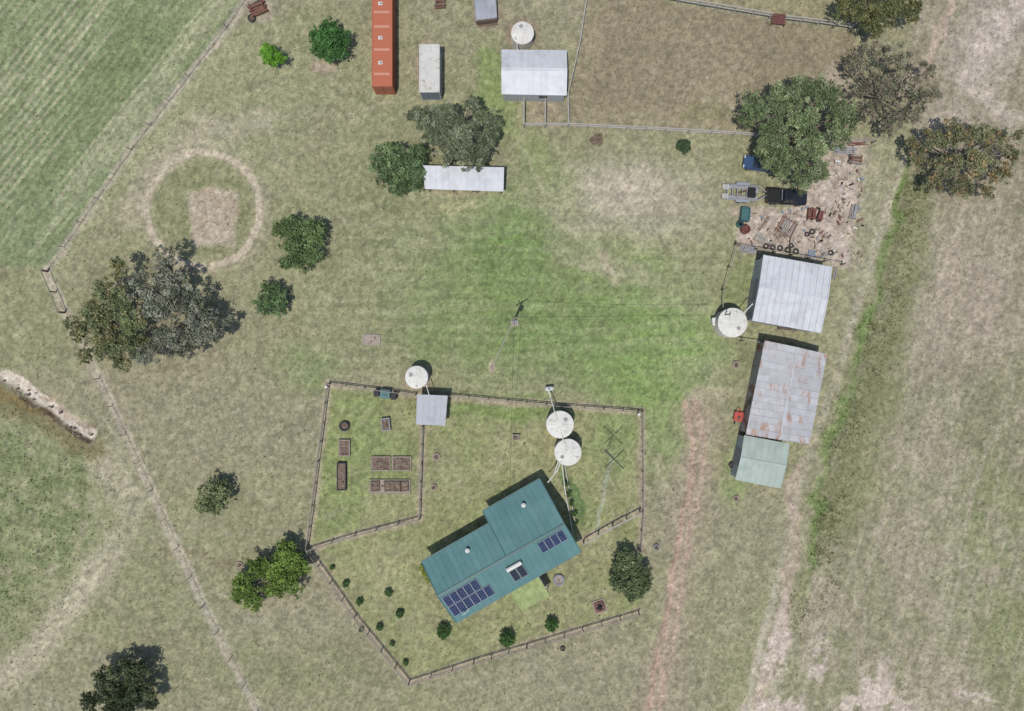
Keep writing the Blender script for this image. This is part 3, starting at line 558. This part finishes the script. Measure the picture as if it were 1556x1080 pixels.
# ---------- containers
def container(name,px0,px1,py0,py1,kind,roofm,rot=0):
    h=2.6; a=G(px0,py1,h); b=G(px1,py0,h); w=b.x-a.x; Lc=b.y-a.y; cx,cy=(a.x+b.x)/2,(a.y+b.y)/2; e=empty(name,(cx,cy,0)); mb=MB()
    mb.box((cx,cy,1.35),(w-.12,Lc-.12,2.4),0,roofm); 
    for X_ in (-1,1):
        for Y_ in (-1,1): mb.box((cx+X_*(w/2-.08),cy+Y_*(Lc/2-.08),h/2-.03),(.16,.16,h+.06),0,kind)
        mb.box((cx+X_*(w/2-.05),cy,h-.06),(.1,Lc-.34,.12),0,kind); mb.box((cx+X_*(w/2-.05),cy,.1),(.1,Lc-.34,.16),0,kind)
        mb.box((cx,cy+X_*(Lc/2-.05),h-.06),(w-.34,.1,.12),0,kind); mb.box((cx,cy+X_*(Lc/2-.05),.1),(w-.34,.1,.16),0,kind)
    n=int(Lc/.3)
    for i in range(n):
        y=cy-Lc/2+.25+(Lc-.5)*i/(n-1); mb.box((cx,y,2.555),(w-.3,.12,.03),0,roofm)
        for s_ in(-1,1): mb.box((cx+s_*(w/2-.05),y,1.3),(.04,.14,2.2),0,roofm)
    mb.make('corrugated_body',e); mb=MB()
    for s_ in(-1,1):
        mb.box((cx+s_*w*.235,cy-Lc/2+.02,1.35),(w*.44,.05,2.25),0,'cblue' if kind!='orange' else 'orange')
        for q in (.13,.35): mb.tube((cx+s_*w*q,cy-Lc/2-.03,.25),(cx+s_*w*q,cy-Lc/2-.03,2.45),.025,.025,6,'alu')
    mb.make('doors',e); return e,cx,cy,w,Lc
e,cx,cy,w,Lc=container('shipping_container',565,596,-22,131,'orange','orange')
mb=MB()
for y in (57,95,5): p=G(578,y,2.6); mb.box(p,(.5,.4,.05),.1,'pvc'); mb.box(p+Vector((.05,0,.05)),(.28,.22,.06),.1,'litter')
for y in (18,40,75,112): p=G(580,y,2.6); mb.box(p+Vector((0,0,-.02)),(1.9,.3,.02),0,'orangel')
ve=mb.make('roof_vents',e)
container('small_shipping_container',637,668,67,140,'cwhite','cwhite')
# ---------- fences
def fence(name,pts,h=1.2,sp=2.5,rails=(1.1,.65,.25),rw=.05,rk='timber',pk='timberd',pr=.08,strainer=True):
    P=[G(x,y) for x,y in pts]; mb=MB()
    for i,(a,b) in enumerate(zip(P[:-1],P[1:])):
        d=(b-a).length; n=max(1,round(d/sp))
        for j in range(n+(i==len(P)-2)):
            p=a.lerp(b,j/n)+Vector((random.uniform(-.04,.04),random.uniform(-.04,.04),0)); r=pr*(1.4 if j in(0,n) else 1)*random.uniform(.85,1.15); mb.tube(p-Vector((0,0,.1)),p+Vector((random.uniform(-.03,.03),random.uniform(-.03,.03),h*random.uniform(.97,1.06))),r,r*.9,7,pk)
        for z in rails:
            for j in range(n):
                p=a.lerp(b,j/n); q=a.lerp(b,(j+1)/n); mb.beam(p+Vector((0,0,z+random.uniform(-.02,.02))),q+Vector((0,0,z+random.uniform(-.02,.02))),rw,.1 if rw>.03 else .01,rk)
    return mb.make(name)
Y=dict(rw=.07,rails=(1.05,.55),rk='timber',pk='timber',pr=.065,h=1.1)
fence('yard_fence',[(500,583),(580,593),(632,600)],**Y); fence('yard_fence',[(682,601),(830,615),(975,626),(976,775),(972,835)],**Y)
fence('yard_fence',[(500,583),(485,700),(468,832),(540,935),(622,1036),(720,1004),(800,981),(970,930)],**Y)
fence('garden_fence',[(643,648),(638,787),(540,812),(470,834)],rw=.07,rails=(1.0,.5),rk='timber',pk='timber',pr=.065)
fence('side_fence',[(887,822),(930,797),(972,776)],rw=.14,rails=(1.2,),rk='railw',pk='railw')
R_=dict(rw=.12,rails=(1.3,.7),rk='railw',pk='railw',pr=.08,h=1.4)
fence('paddock_fence',[(895,-30),(880,70),(862,148),(863,193)],**R_); fence('paddock_fence',[(796,193),(863,193),(1010,200),(1148,208)],**R_); fence('paddock_fence',[(970,-6),(1060,10),(1168,28)],**R_); fence('paddock_fence',[(1190,32),(1240,38),(1290,45)],**R_)
fence('stable_yard_fence',[(796,146),(796,193)],**R_); fence('stable_yard_fence',[(828,146),(828,193)],**R_)
W_=dict(rw=.012,rails=(1.1,.8,.5,.25),rk='wire',pk='timber',pr=.045,sp=4)
fence('wire_fence',[(372,0),(345,42),(200,228),(72,412)],**W_); fence('wire_fence',[(150,575),(230,745),(310,920),(392,1080)],**W_); fence('wire_fence',[(72,412),(98,475)],rw=.06,rails=(1.2,),rk='timber',pr=.09,sp=2.6)
fence('shed_fence',[(1116,372),(1096,440),(1094,470)],rw=.08,rails=(1.1,)); fence('shed_fence',[(1092,505),(1125,517),(1158,521)],rw=.08,rails=(1.1,)); fence('shed_fence',[(1120,374),(1200,388),(1278,402)],rw=.05,rails=(1.1,),rk='timber')
fence('junk_yard_fence',[(1278,214),(1324,217)],rw=.1,rails=(1.2,.7),rk='timber')
mb=MB(); c=G(1180,33)
for i in range(6): mb.box(c+Vector((0,-.55+i*.22,.75)),(1.7,.14,.08),-.1,'redd')
for x in(-.8,.8):
    for y in(-.55,.55): mb.tube(c+Vector((x,y-x*.1,-.08)),c+Vector((x,y-x*.1,.72)),.05,.05,6,'redd')
mb.make('stock_ramp')
# ---------- power pole, wires
c=G(781,489); e=empty('power_pole',c); mb=MB(); hp=7.5; mb.tube(c-Vector((0,0,.1)),c+Vector((0,0,hp)),.16,.11,10,'timber'); mb.make('pole',e)
mb=MB(); t=c+Vector((0,0,hp-.3)); mb.box(t,(1.7,.12,.12),.5,'timberd'); mb.box(t-Vector((0,0,.8)),(1.2,.1,.1),2.1,'timberd')
for s_ in (-.75,-.3,.3,.75): mb.tube(t+Vector((s_*math.cos(.5),s_*math.sin(.5),.06)),t+Vector((s_*math.cos(.5),s_*math.sin(.5),.25)),.05,.035,8,'pvc')
mb.tube(t+Vector((.05,-.35,-1.6)),t+Vector((.05,-.35,-.7)),.26,.26,12,'alu'); mb.tube(t+Vector((.05,-.35,-.7)),t+Vector((.05,-.35,-.6)),.28,.2,12,'litter'); mb.make('crossarm_and_transformer',e)
mb=MB(); mb.box(c+Vector((.1,-.15,.05)),(.9,.7,.1),0.2,'concd'); mb.make('base_slab',e)
def cable(name,p,q,sag,r=.018,k='dark'):
    mb=MB(); P=[]
    for i in range(17):
        t_=i/16; a=p.lerp(q,t_); a.z-=sag*4*t_*(1-t_); P.append(a)
    for a,b in zip(P[:-1],P[1:]): mb.tube(a,b,r,r,5,k)
    mb.make(name)
cable('power_line',t+Vector((.4,.2,.1)),G(1090,478,4.5),.7,.016); cable('power_line',t,HP(13,V2,3.0),.6,.016); cable('guy_wire',t+Vector((0,0,-.5)),G(747,560,0.1),0,.05,'railw')
mb=MB(); p=G(747,560); mb.tube(p-Vector((0,0,.1)),p+Vector((.05,.1,.5)),.09,.07,8,'railw'); mb.box(p+Vector((0,0,.06)),(.4,.7,.12),.2,'stone'); mb.make('guy_anchor')
mb=MB(); p=G(1092,480); mb.tube(p-Vector((0,0,.1)),p+Vector((0,0,4.6)),.09,.07,8,'timber'); mb.box(p+Vector((0,0,4.4)),(.6,.08,.08),1.4,'timberd'); mb.make('service_pole')
# antenna
c=G(922,686); e=empty('antenna_mast',c); mb=MB()
for k in range(3):
    t=k*2.094; d=Vector((math.cos(t),math.sin(t),0))*.16; mb.tube(c+d-Vector((0,0,.1)),c+d*.8+Vector((0,0,6)),.025,.02,6,'alu')
for i in range(14):
    z=.2+i*.42; k=i%3; d=Vector((math.cos(k*2.094),math.sin(k*2.094),0))*.15; d2=Vector((math.cos((k+1)*2.094),math.sin((k+1)*2.094),0))*.15; mb.tube(c+d+Vector((0,0,z)),c+d2+Vector((0,0,z+.4)),.012,.012,4,'alu')
mb.make('mast',e); mb=MB(); t=c+Vector((0,0,6)); 
for an,Ln in ((-.78,1.6),(.75,1.5)): d=Vector((math.cos(an),math.sin(an),0)); mb.tube(t-d*Ln,t+d*Ln,.045,.045,6,'dark')
d=Vector((math.cos(-.78),math.sin(-.78),0)); q=Vector((-d.y,d.x,0))
for i in range(7): p=t+d*(-1.4+i*.46); mb.tube(p-q*(.5-.04*i),p+q*(.5-.04*i),.02,.02,5,'wire')
mb.make('aerial_elements',e)
# ---------- garden
def bed(name,px,py,wp,hp_,rot=0,z=.35,k='timberd',fill='soil',lumps=14):
    c=G(px,py); w,hh=wp/S,hp_/S; e=empty(name,c); mb=MB(); ca,sa=math.cos(rot),math.sin(rot)
    R=lambda x,y,zz:c+Vector((x*ca-y*sa,x*sa+y*ca,zz))
    for s_ in(-1,1): mb.box(R(0,s_*(hh/2-.06),z/2-.04),(w,.12,z+.08),rot,k); mb.box(R(s_*(w/2-.06),0,z/2-.04),(.12,hh-.245,z+.08),rot,k)
    mb.make('frame',e); mb=MB(); mb.box(R(0,0,z*.4),(w-.245,hh-.245,z*.7),rot,fill)
    for i in range(lumps):
        p=R(random.uniform(-.5,.5)*(w-.5),random.uniform(-.5,.5)*(hh-.5),z*.72); r=random.uniform(.08,.2); mb.tube(p,p+Vector((0,0,r*.8)),r,r*.4,6,random.choice([fill,fill,'bark','stone','timber']))
    mb.make('soil',e)
bed('raised_garden_bed',579,704,30,22,0,.25,'timber','soil',26); bed('raised_garden_bed',611,704,29,22,0,.25,'timber','soil',20)
bed('raised_garden_bed',593,739,62,22,0,.2,'timber','stone',16)
for x in (571,591,604,615): bed('planter_box',x,738,13,15,0.05,.45,'timberd','soil',6)
bed('raised_garden_bed',524,680,17,25,0,.35,'timber','soil',14); bed('planter_trough',520,723,14,42,0,.45,'rubber','soil',14); bed('planter_box',587,644,13,19,.1,.5,'litter','soil',5); bed('planter_box',784,664,11,9,0,.4,'timber','soil',4)
def ringp(name,px,py,r,h=.3,k='stone',fill='soil',r2=None):
    c=G(px,py)-Vector((0,0,.04)); mb=MB(); R=r/S; mb.ring(c,R,R*.62,h,18,k); mb.tube(c,c+Vector((0,0,h*.5)),R*.66,R*.66,16,fill)
    for i in range(6): t=random.uniform(0,6.3); p=c+Vector((math.cos(t),math.sin(t),0))*R*.4*random.random()+Vector((0,0,h*.5)); mb.tube(p,p+Vector((0,0,.1)),.1,.05,6,fill)
    mb.make(name)
ringp('round_planter',524,647,8,.4,'rubber'); ringp('round_planter',663,694,6,.25,'stone'); ringp('round_planter',659,740,5,.25,'stone'); ringp('tyre_garden',849,881,9,.3,'litter','stone'); ringp('fire_pit',911,921,8,.3,'rustm','dark'); ringp('round_planter',1118,554,6,.3,'stone'); ringp('round_planter',1118,757,5,.25,'stone'); ringp('well_cover',997,831,5,.3,'litter'); ringp('tyre_garden',855,985,4,.2,'rubber'); ringp('well_cover',364,858,5,.2,'stone')
bed('concrete_cover',565,516,26,16,-.05,.12,'concd','stone',3); bed('fire_pit_surround',911,921,20,20,.3,.08,'stone','soil',8)
def bin_(px,py,k='green',nm='wheelie_bin'):
    c=G(px,py); mb=MB(); mb.hexa([c+Vector(v_) for v_ in((-.25,-.3,0),(.25,-.3,0),(.25,.3,0),(-.25,.3,0))],[c+Vector(v_) for v_ in((-.3,-.37,.95),(.3,-.37,.95),(.3,.37,.95),(-.3,.37,.95))],k); mb.box(c+Vector((0,.02,.99)),(.64,.78,.06),0,k); mb.tube(c+Vector((-.28,.36,.1)),c+Vector((.28,.36,.1)),.12,.12,10,'rubber'); mb.make(nm)
bin_(574,597,'rubber'); bin_(600,602,'rubber')
mb=MB(); c=G(587,598); mb.box(c+Vector((0,0,.43)),(1.1,1.0,.94),-.1,'green'); mb.box(c+Vector((0,0,.93)),(1.2,1.1,.06),-.1,'tealb'); mb.box(c+Vector((0,-.1,.98)),(.5,.05,.05),-.1,'dark'); mb.make('compost_bin')
for x,y in ((500,587),(968,628)): 
    mb=MB(); c=G(x,y); mb.tube(c-Vector((0,0,.1)),c+Vector((0,0,1.3)),.1,.1,8,'railw'); mb.tube(c+Vector((0,0,1.3)),c+Vector((0,0,1.42)),.18,.14,10,'pvc'); mb.make('tap_post')
c=G(738,21); e=empty('low_tank_shelter',c); mb=MB(); mb.box(c+Vector((0,0,.42)),(2.6,2.5,.96),.1,'timberd')
mb.make('base',e); mb=MB(); q=[c+Vector(v_) for v_ in((-1.35,1.3,1.1),(1.25,1.5,1.1),(1.4,-1.0,1.0),(-1.15,-1.3,1.0))]; mb.roof(q[0],q[1],q[2],q[3],'greyd',sheet=.65)
for s0,s1 in((0,1),(1,2),(2,3),(3,0)): mb.beam(q[s0]+Vector((0,0,.05)),q[s1]+Vector((0,0,.05)),.1,.06,'litter')
mb.make('lid',e)
mb=MB(); c=G(740,40); mb.tube(c+Vector((-1.1,0,.1)),c+Vector((1.3,.3,.1)),.12,.12,8,'timberd'); mb.make('timber_log')
def stack(name,px,py,w,l,n,rot,ks,z=.12,gap=1.25):
    c=G(px,py)-Vector((0,0,.03)); mb=MB(); ca,sa=math.cos(rot),math.sin(rot)
    for i in range(n):
        o=(-w/2+w*(i+.5)/n); r2=rot+random.uniform(-.08,.08); mb.box(c+Vector((-o*sa,o*ca,z*(.5+random.choice([0,0,.6])))),(l*random.uniform(.75,1.05),w/n/gap,z),r2,random.choice(ks))
    for s_ in(-.35,.35): mb.box(c+Vector((s_*l*ca,s_*l*sa,z*1.7)),(.1,w,.07),rot,ks[0])
    mb.make(name)
stack('flatbed_cart',392,13,1.8,2.2,7,-1.15+1.57,['redd','timber','rustm'],.3); ringp('round_planter',383,28,6,.3,'rubber')
stack('timber_stack',669,6,1.2,1.4,5,0,['timberd','rustm'],.25)
# ---------- vehicles
def car(name,px,py,rot,Lc,Wc,paint,kind):
    c=G(px,py)-Vector((0,0,.03)); e=empty(name,c); ca,sa=math.cos(rot),math.sin(rot)
    R=lambda x,y,z:c+Vector((x*ca-y*sa,x*sa+y*ca,z)); hw=Wc/2
    mb=MB(); secs=[(-.5,.80,.45,.78),(-.48,.95,.3,.88),(-.3,1.,.28,.95),(0,1.,.28,.97),(.2,1.,.28,.96),(.4,.98,.28,.86),(.47,.9,.3,.76),(.5,.72,.42,.62)]
    if kind=='ute': secs=[(-.5,.92,.45,.98),(-.48,.97,.4,1.02),(-.1,1.,.3,1.02),(.2,1.,.3,1.02),(.4,.98,.3,.98),(.48,.9,.3,.9),(.5,.75,.42,.72)]
    P=[];n=8
    for x,wf,zb,zt in secs:
        w=hw*wf; P+=[R(x*Lc,-w*.92,zb),R(x*Lc,-w,zb+.12),R(x*Lc,-w,zt-.18),R(x*Lc,-w*.86,zt),R(x*Lc,w*.86,zt),R(x*Lc,w,zt-.18),R(x*Lc,w,zb+.12),R(x*Lc,w*.92,zb)]
    F=[(i*n+a,i*n+(a+1)%n,(i+1)*n+(a+1)%n,(i+1)*n+a) for i in range(len(secs)-1) for a in range(n)]+[tuple(range(n-1,-1,-1)),tuple(range((len(secs)-1)*n,len(secs)*n))]
    mb.add(P,F,paint); mb.make('body',e,smooth=False)
    x0,x1,y0,y1=(-.44,.24,-.36,.08) if kind!='ute' else(-.14,.26,-.1,.13)
    z0,z1=(.94,1.45) if kind!='ute' else (1.0,1.72); x0*=Lc;x1*=Lc;y0*=Lc;y1*=Lc
    mb=MB(); mb.hexa([R(x0,-hw*.85,z0),R(x1,-hw*.85,z0),R(x1,hw*.85,z0),R(x0,hw*.85,z0)],[R(y0,-hw*.68,z1),R(y1,-hw*.68,z1),R(y1,hw*.68,z1),R(y0,hw*.68,z1)],'glass'); mb.make('windows',e)
    mb=MB(); mb.hexa([R(y0-.05,-hw*.7,z1),R(y1+.05,-hw*.7,z1),R(y1+.05,hw*.7,z1),R(y0-.05,hw*.7,z1)],[R(y0+.1,-hw*.6,z1+.06),R(y1-.1,-hw*.6,z1+.06),R(y1-.1,hw*.6,z1+.06),R(y0+.1,hw*.6,z1+.06)],paint)
    for s_ in(-1,1):
        mb.beam(R(x0,s_*hw*.86,z0),R(y0,s_*hw*.7,z1),.08,.03,paint); mb.beam(R(x1,s_*hw*.86,z0),R(y1,s_*hw*.7,z1),.07,.03,paint); xm=(x0+x1)/2; mb.beam(R(xm,s_*hw*.86,z0),R((y0+y1)/2,s_*hw*.7,z1),.07,.03,paint)
        mb.box(R(x1-.15,s_*(hw+.1),z0+.05),(.12,.22,.16),rot,paint)
    if kind=='ute':
        mb.box(R(-.32*Lc,0,1.06),(.33*Lc,hw*1.7,.05),rot,'dark')
        for s_ in(-1,1): mb.box(R(-.32*Lc,s_*hw*.92,1.12),(.34*Lc,.08,.2),rot,paint)
        mb.box(R(-.49*Lc,0,1.12),(.07,hw*1.7,.2),rot,paint); mb.tube(R(-.17*Lc,-hw*.7,1.5),R(-.17*Lc,hw*.7,1.5),.04,.04,6,'alu')
    mb.make('roof_pillars_and_mirrors',e); mb=MB()
    for s_ in(-1,1):
        mb.box(R(.485*Lc,s_*hw*.68,.68),(.12,.32,.14),rot,'pvc'); mb.box(R(-.495*Lc,s_*hw*.72,.75),(.06,.26,.16),rot,'red')
    mb.make('lights',e); mb=MB()
    for a in(-.31,.31):
        for s_ in(-1,1): mb.tube(R(a*Lc,s_*(hw-.2),.34),R(a*Lc,s_*(hw+.02),.34),.34,.34,16,'rubber'); mb.tube(R(a*Lc,s_*(hw+.02),.34),R(a*Lc,s_*(hw+.035),.34),.2,.18,12,'alu')
    mb.make('wheels',e)
car('parked_ute',1192,301,-.06,5.0,1.85,'black','ute'); car('parked_car',1153,251,math.pi-.15,4.2,1.7,'blue','hatch')
c=G(1128,294); e=empty('car_trailer',c); rot=-.06; ca,sa=math.cos(rot),math.sin(rot); R=lambda x,y,z:c+Vector((x*ca-y*sa,x*sa+y*ca,z-.03)); mb=MB()
for s_ in(-1,1): mb.box(R(-.2,s_*.92,.62),(3.9,.1,.14),rot,'alu'); mb.beam(R(1.7,s_*.85,.55),R(3.0,s_*.05,.55),.1,.1,'alu'); mb.box(R(-.2,s_*.62,.58),(3.8,.42,.05),rot,'litter')
for i in range(7): mb.box(R(-2.0+i*.6,0,.5),(.08,1.8,.08),rot,'alu')
for s_ in(-1,1):
    for i in range(7): mb.box(R(-2.6+i*.07*1.6,s_*.55,.62),(.05,.6,.04),rot,'pvc')
    mb.box(R(-2.3,s_*.27,.6),(.9,.06,.06),rot,'alu'); mb.box(R(-2.3,s_*.87,.6),(.9,.06,.06),rot,'alu')
    for a in(-.55,.25): mb.tube(R(a,s_*.98,.32),R(a,s_*1.18,.32),.32,.32,14,'rubber')
    mb.box(R(-.15,s_*1.1,.68),(1.7,.26,.04),rot,'alu')
mb.box(R(.9,0,.75),(.9,1.2,.3),rot,'dark'); mb.box(R(1.5,.2,.7),(.35,.5,.3),rot,'alu'); mb.tube(R(2.5,.2,0),R(2.5,.2,.9),.04,.04,6,'alu'); mb.tube(R(-.6,-.1,.65),R(.3,.2,.65),.06,.06,6,'redd'); mb.make('frame_and_ramps',e)
c=G(1121,633)-Vector((0,0,.03)); e=empty('red_slasher_mower',c); mb=MB(); mb.box(c+Vector((0,.1,.45)),(1.15,1.0,.14),-.15,'red'); mb.box(c+Vector((0,-.1,.56)),(.35,.35,.25),-.15,'rustm'); mb.beam(c+Vector((-.4,.5,.5)),c+Vector((0,1.1,.6)),.08,.08,'red'); mb.beam(c+Vector((.4,.5,.5)),c+Vector((0,1.1,.6)),.08,.08,'red'); mb.beam(c+Vector((-.7,-.4,.45)),c+Vector((.75,-.6,.45)),.12,.08,'red'); mb.make('deck_and_hitch',e)
mb=MB(); 
for s_ in(-.5,.5): mb.tube(c+Vector((s_,-.7,.2)),c+Vector((s_+.1,-.7,.2)),.2,.2,10,'rubber')
mb.make('wheels',e)
# ---------- junk yard
def tyre(px,py,r=.35,k='rubber'): 
    mb=MB(); mb.ring(G(px,py)-Vector((0,0,.03)),r,r*.5,.22,16,k); mb.make('old_tyre')
for x,y,r in ((1164,374,.36),(1174,376,.34),(1185,377,.36),(1197,380,.4),(1209,382,.38),(1234,352,.36),(1226,356,.3),(1262,384,.34),(1243,334,.3),(1202,373,.3)): tyre(x,y,r)
bed('teal_skip_bin',1130,327,13,20,-.1,.9,'tealb','tealb',0); ringp('water_drum',1131,349,7,.8,'redd','redd'); ringp('rusty_drum',1123,341,5,.8,'tealb','dark')
stack('roof_sheet_stack',1137,379,.9,2.2,5,-.15,['alu','litter','pvc'],.08); stack('scrap_steel_rack',1195,345,2.2,2.6,9,1.05,['rustm','timber','litter'],.12,2.2); stack('scrap_steel_rack',1187,355,.8,1.8,4,.5,['timber','rustm'],.1,2)
stack('brick_pallet',1231,326,.9,1.5,4,1.45,['redd','rustm'],.5); stack('brick_pallet',1245,328,.7,1.2,3,1.3,['redd','timber'],.4); stack('roof_sheet_stack',1296,322,.8,2.0,4,1.4,['litter','timber'],.2); stack('roof_sheet_stack',1284,229,.8,3.0,4,-.03,['alu','litter'],.12); stack('roof_sheet_stack',1302,218,.5,2.6,4,0,['timber','redd'],.12); stack('brick_pallet',1297,244,1.0,1.7,5,-.1,['redd','rustm','timber'],.5)
stack('timber_stack',1155,363,1.0,1.6,5,-.5,['railw','litter','timber'],.12,1.8); stack('steel_plate',1233,385,.9,1.0,2,-.1,['cblue','litter'],.08); stack('steel_plate',1255,386,.5,.8,2,.2,['litter','timber'],.08); stack('timber_stack',1160,340,.4,2.4,3,.9,['rustm','timber'],.1,2); stack('steel_plate',1272,247,.5,.7,2,0,['pvc','litter'],.15)
mb=MB()
for i in range(190):
    while True:
        x,y=random.uniform(1122,1312),random.uniform(216,396)
        if y>315 or x>1262: break
    p=G(x,y); k=random.choice(['rustm','litter','timber','stone','stone','redd','cblue','dark','timberd','timber','pvc']); mb.box(p+Vector((0,0,.04)),(random.uniform(.1,.6),random.uniform(.05,.22),random.uniform(.1,.25)),random.uniform(0,3),k)
mb.make('scrap_pile')
stack('timber_stack',1195,500,.5,2.4,3,-.15,['timberd','timber'],.3,1.4); stack('timber_stack',1152,398,.5,1.0,3,1.3,['timberd'],.3)
ringp('wheel_rim',1112,706,5,.3,'rubber'); stack('timber_stack',1268,415,.4,1.6,3,1.4,['timber','litter'],.12)
mb=MB()
for i in range(45):
    t=rs.rand(); x=lerp(15,140,t)+random.uniform(-14,10); y=lerp(585,670,t)+random.uniform(-10,12); p=G(x,y,-.3); r=random.uniform(.06,.22); mb.tube(p,p+Vector((0,0,r+.15)),r,r*.5,6,'stone')
mb.make('creek_rocks')
# ---------- camera, light
cam=bpy.data.cameras.new('camera'); co=bpy.data.objects.new('camera',cam); co.location=(0,0,H); cam.lens=24; cam.sensor_width=36; cam.clip_end=6000; cam.clip_start=.5; scene.collection.objects.link(co); scene.camera=co
el=math.radians(70); az=math.radians(22)
sd=Vector((math.sin(az)*math.cos(el),math.cos(az)*math.cos(el),-math.sin(el)))
sl=bpy.data.lights.new('sun','SUN'); sl.energy=3.9; sl.angle=math.radians(.6); sl.color=(1,.965,.91); so=bpy.data.objects.new('sun',sl); so.rotation_euler=sd.to_track_quat('-Z','Y').to_euler(); scene.collection.objects.link(so)
w=bpy.data.worlds.new('World'); scene.world=w; w.use_nodes=True; nt=w.node_tree; sk=nt.nodes.new('ShaderNodeTexSky'); sk.sky_type='NISHITA'; sk.sun_disc=False; sk.sun_elevation=el; sk.sun_rotation=math.radians(202)
bg=nt.nodes['Background']; bg.inputs['Strength'].default_value=.13; nt.links.new(sk.outputs[0],bg.inputs[0])
scene.view_settings.view_transform='Standard'; scene.view_settings.look='None'; scene.view_settings.exposure=0
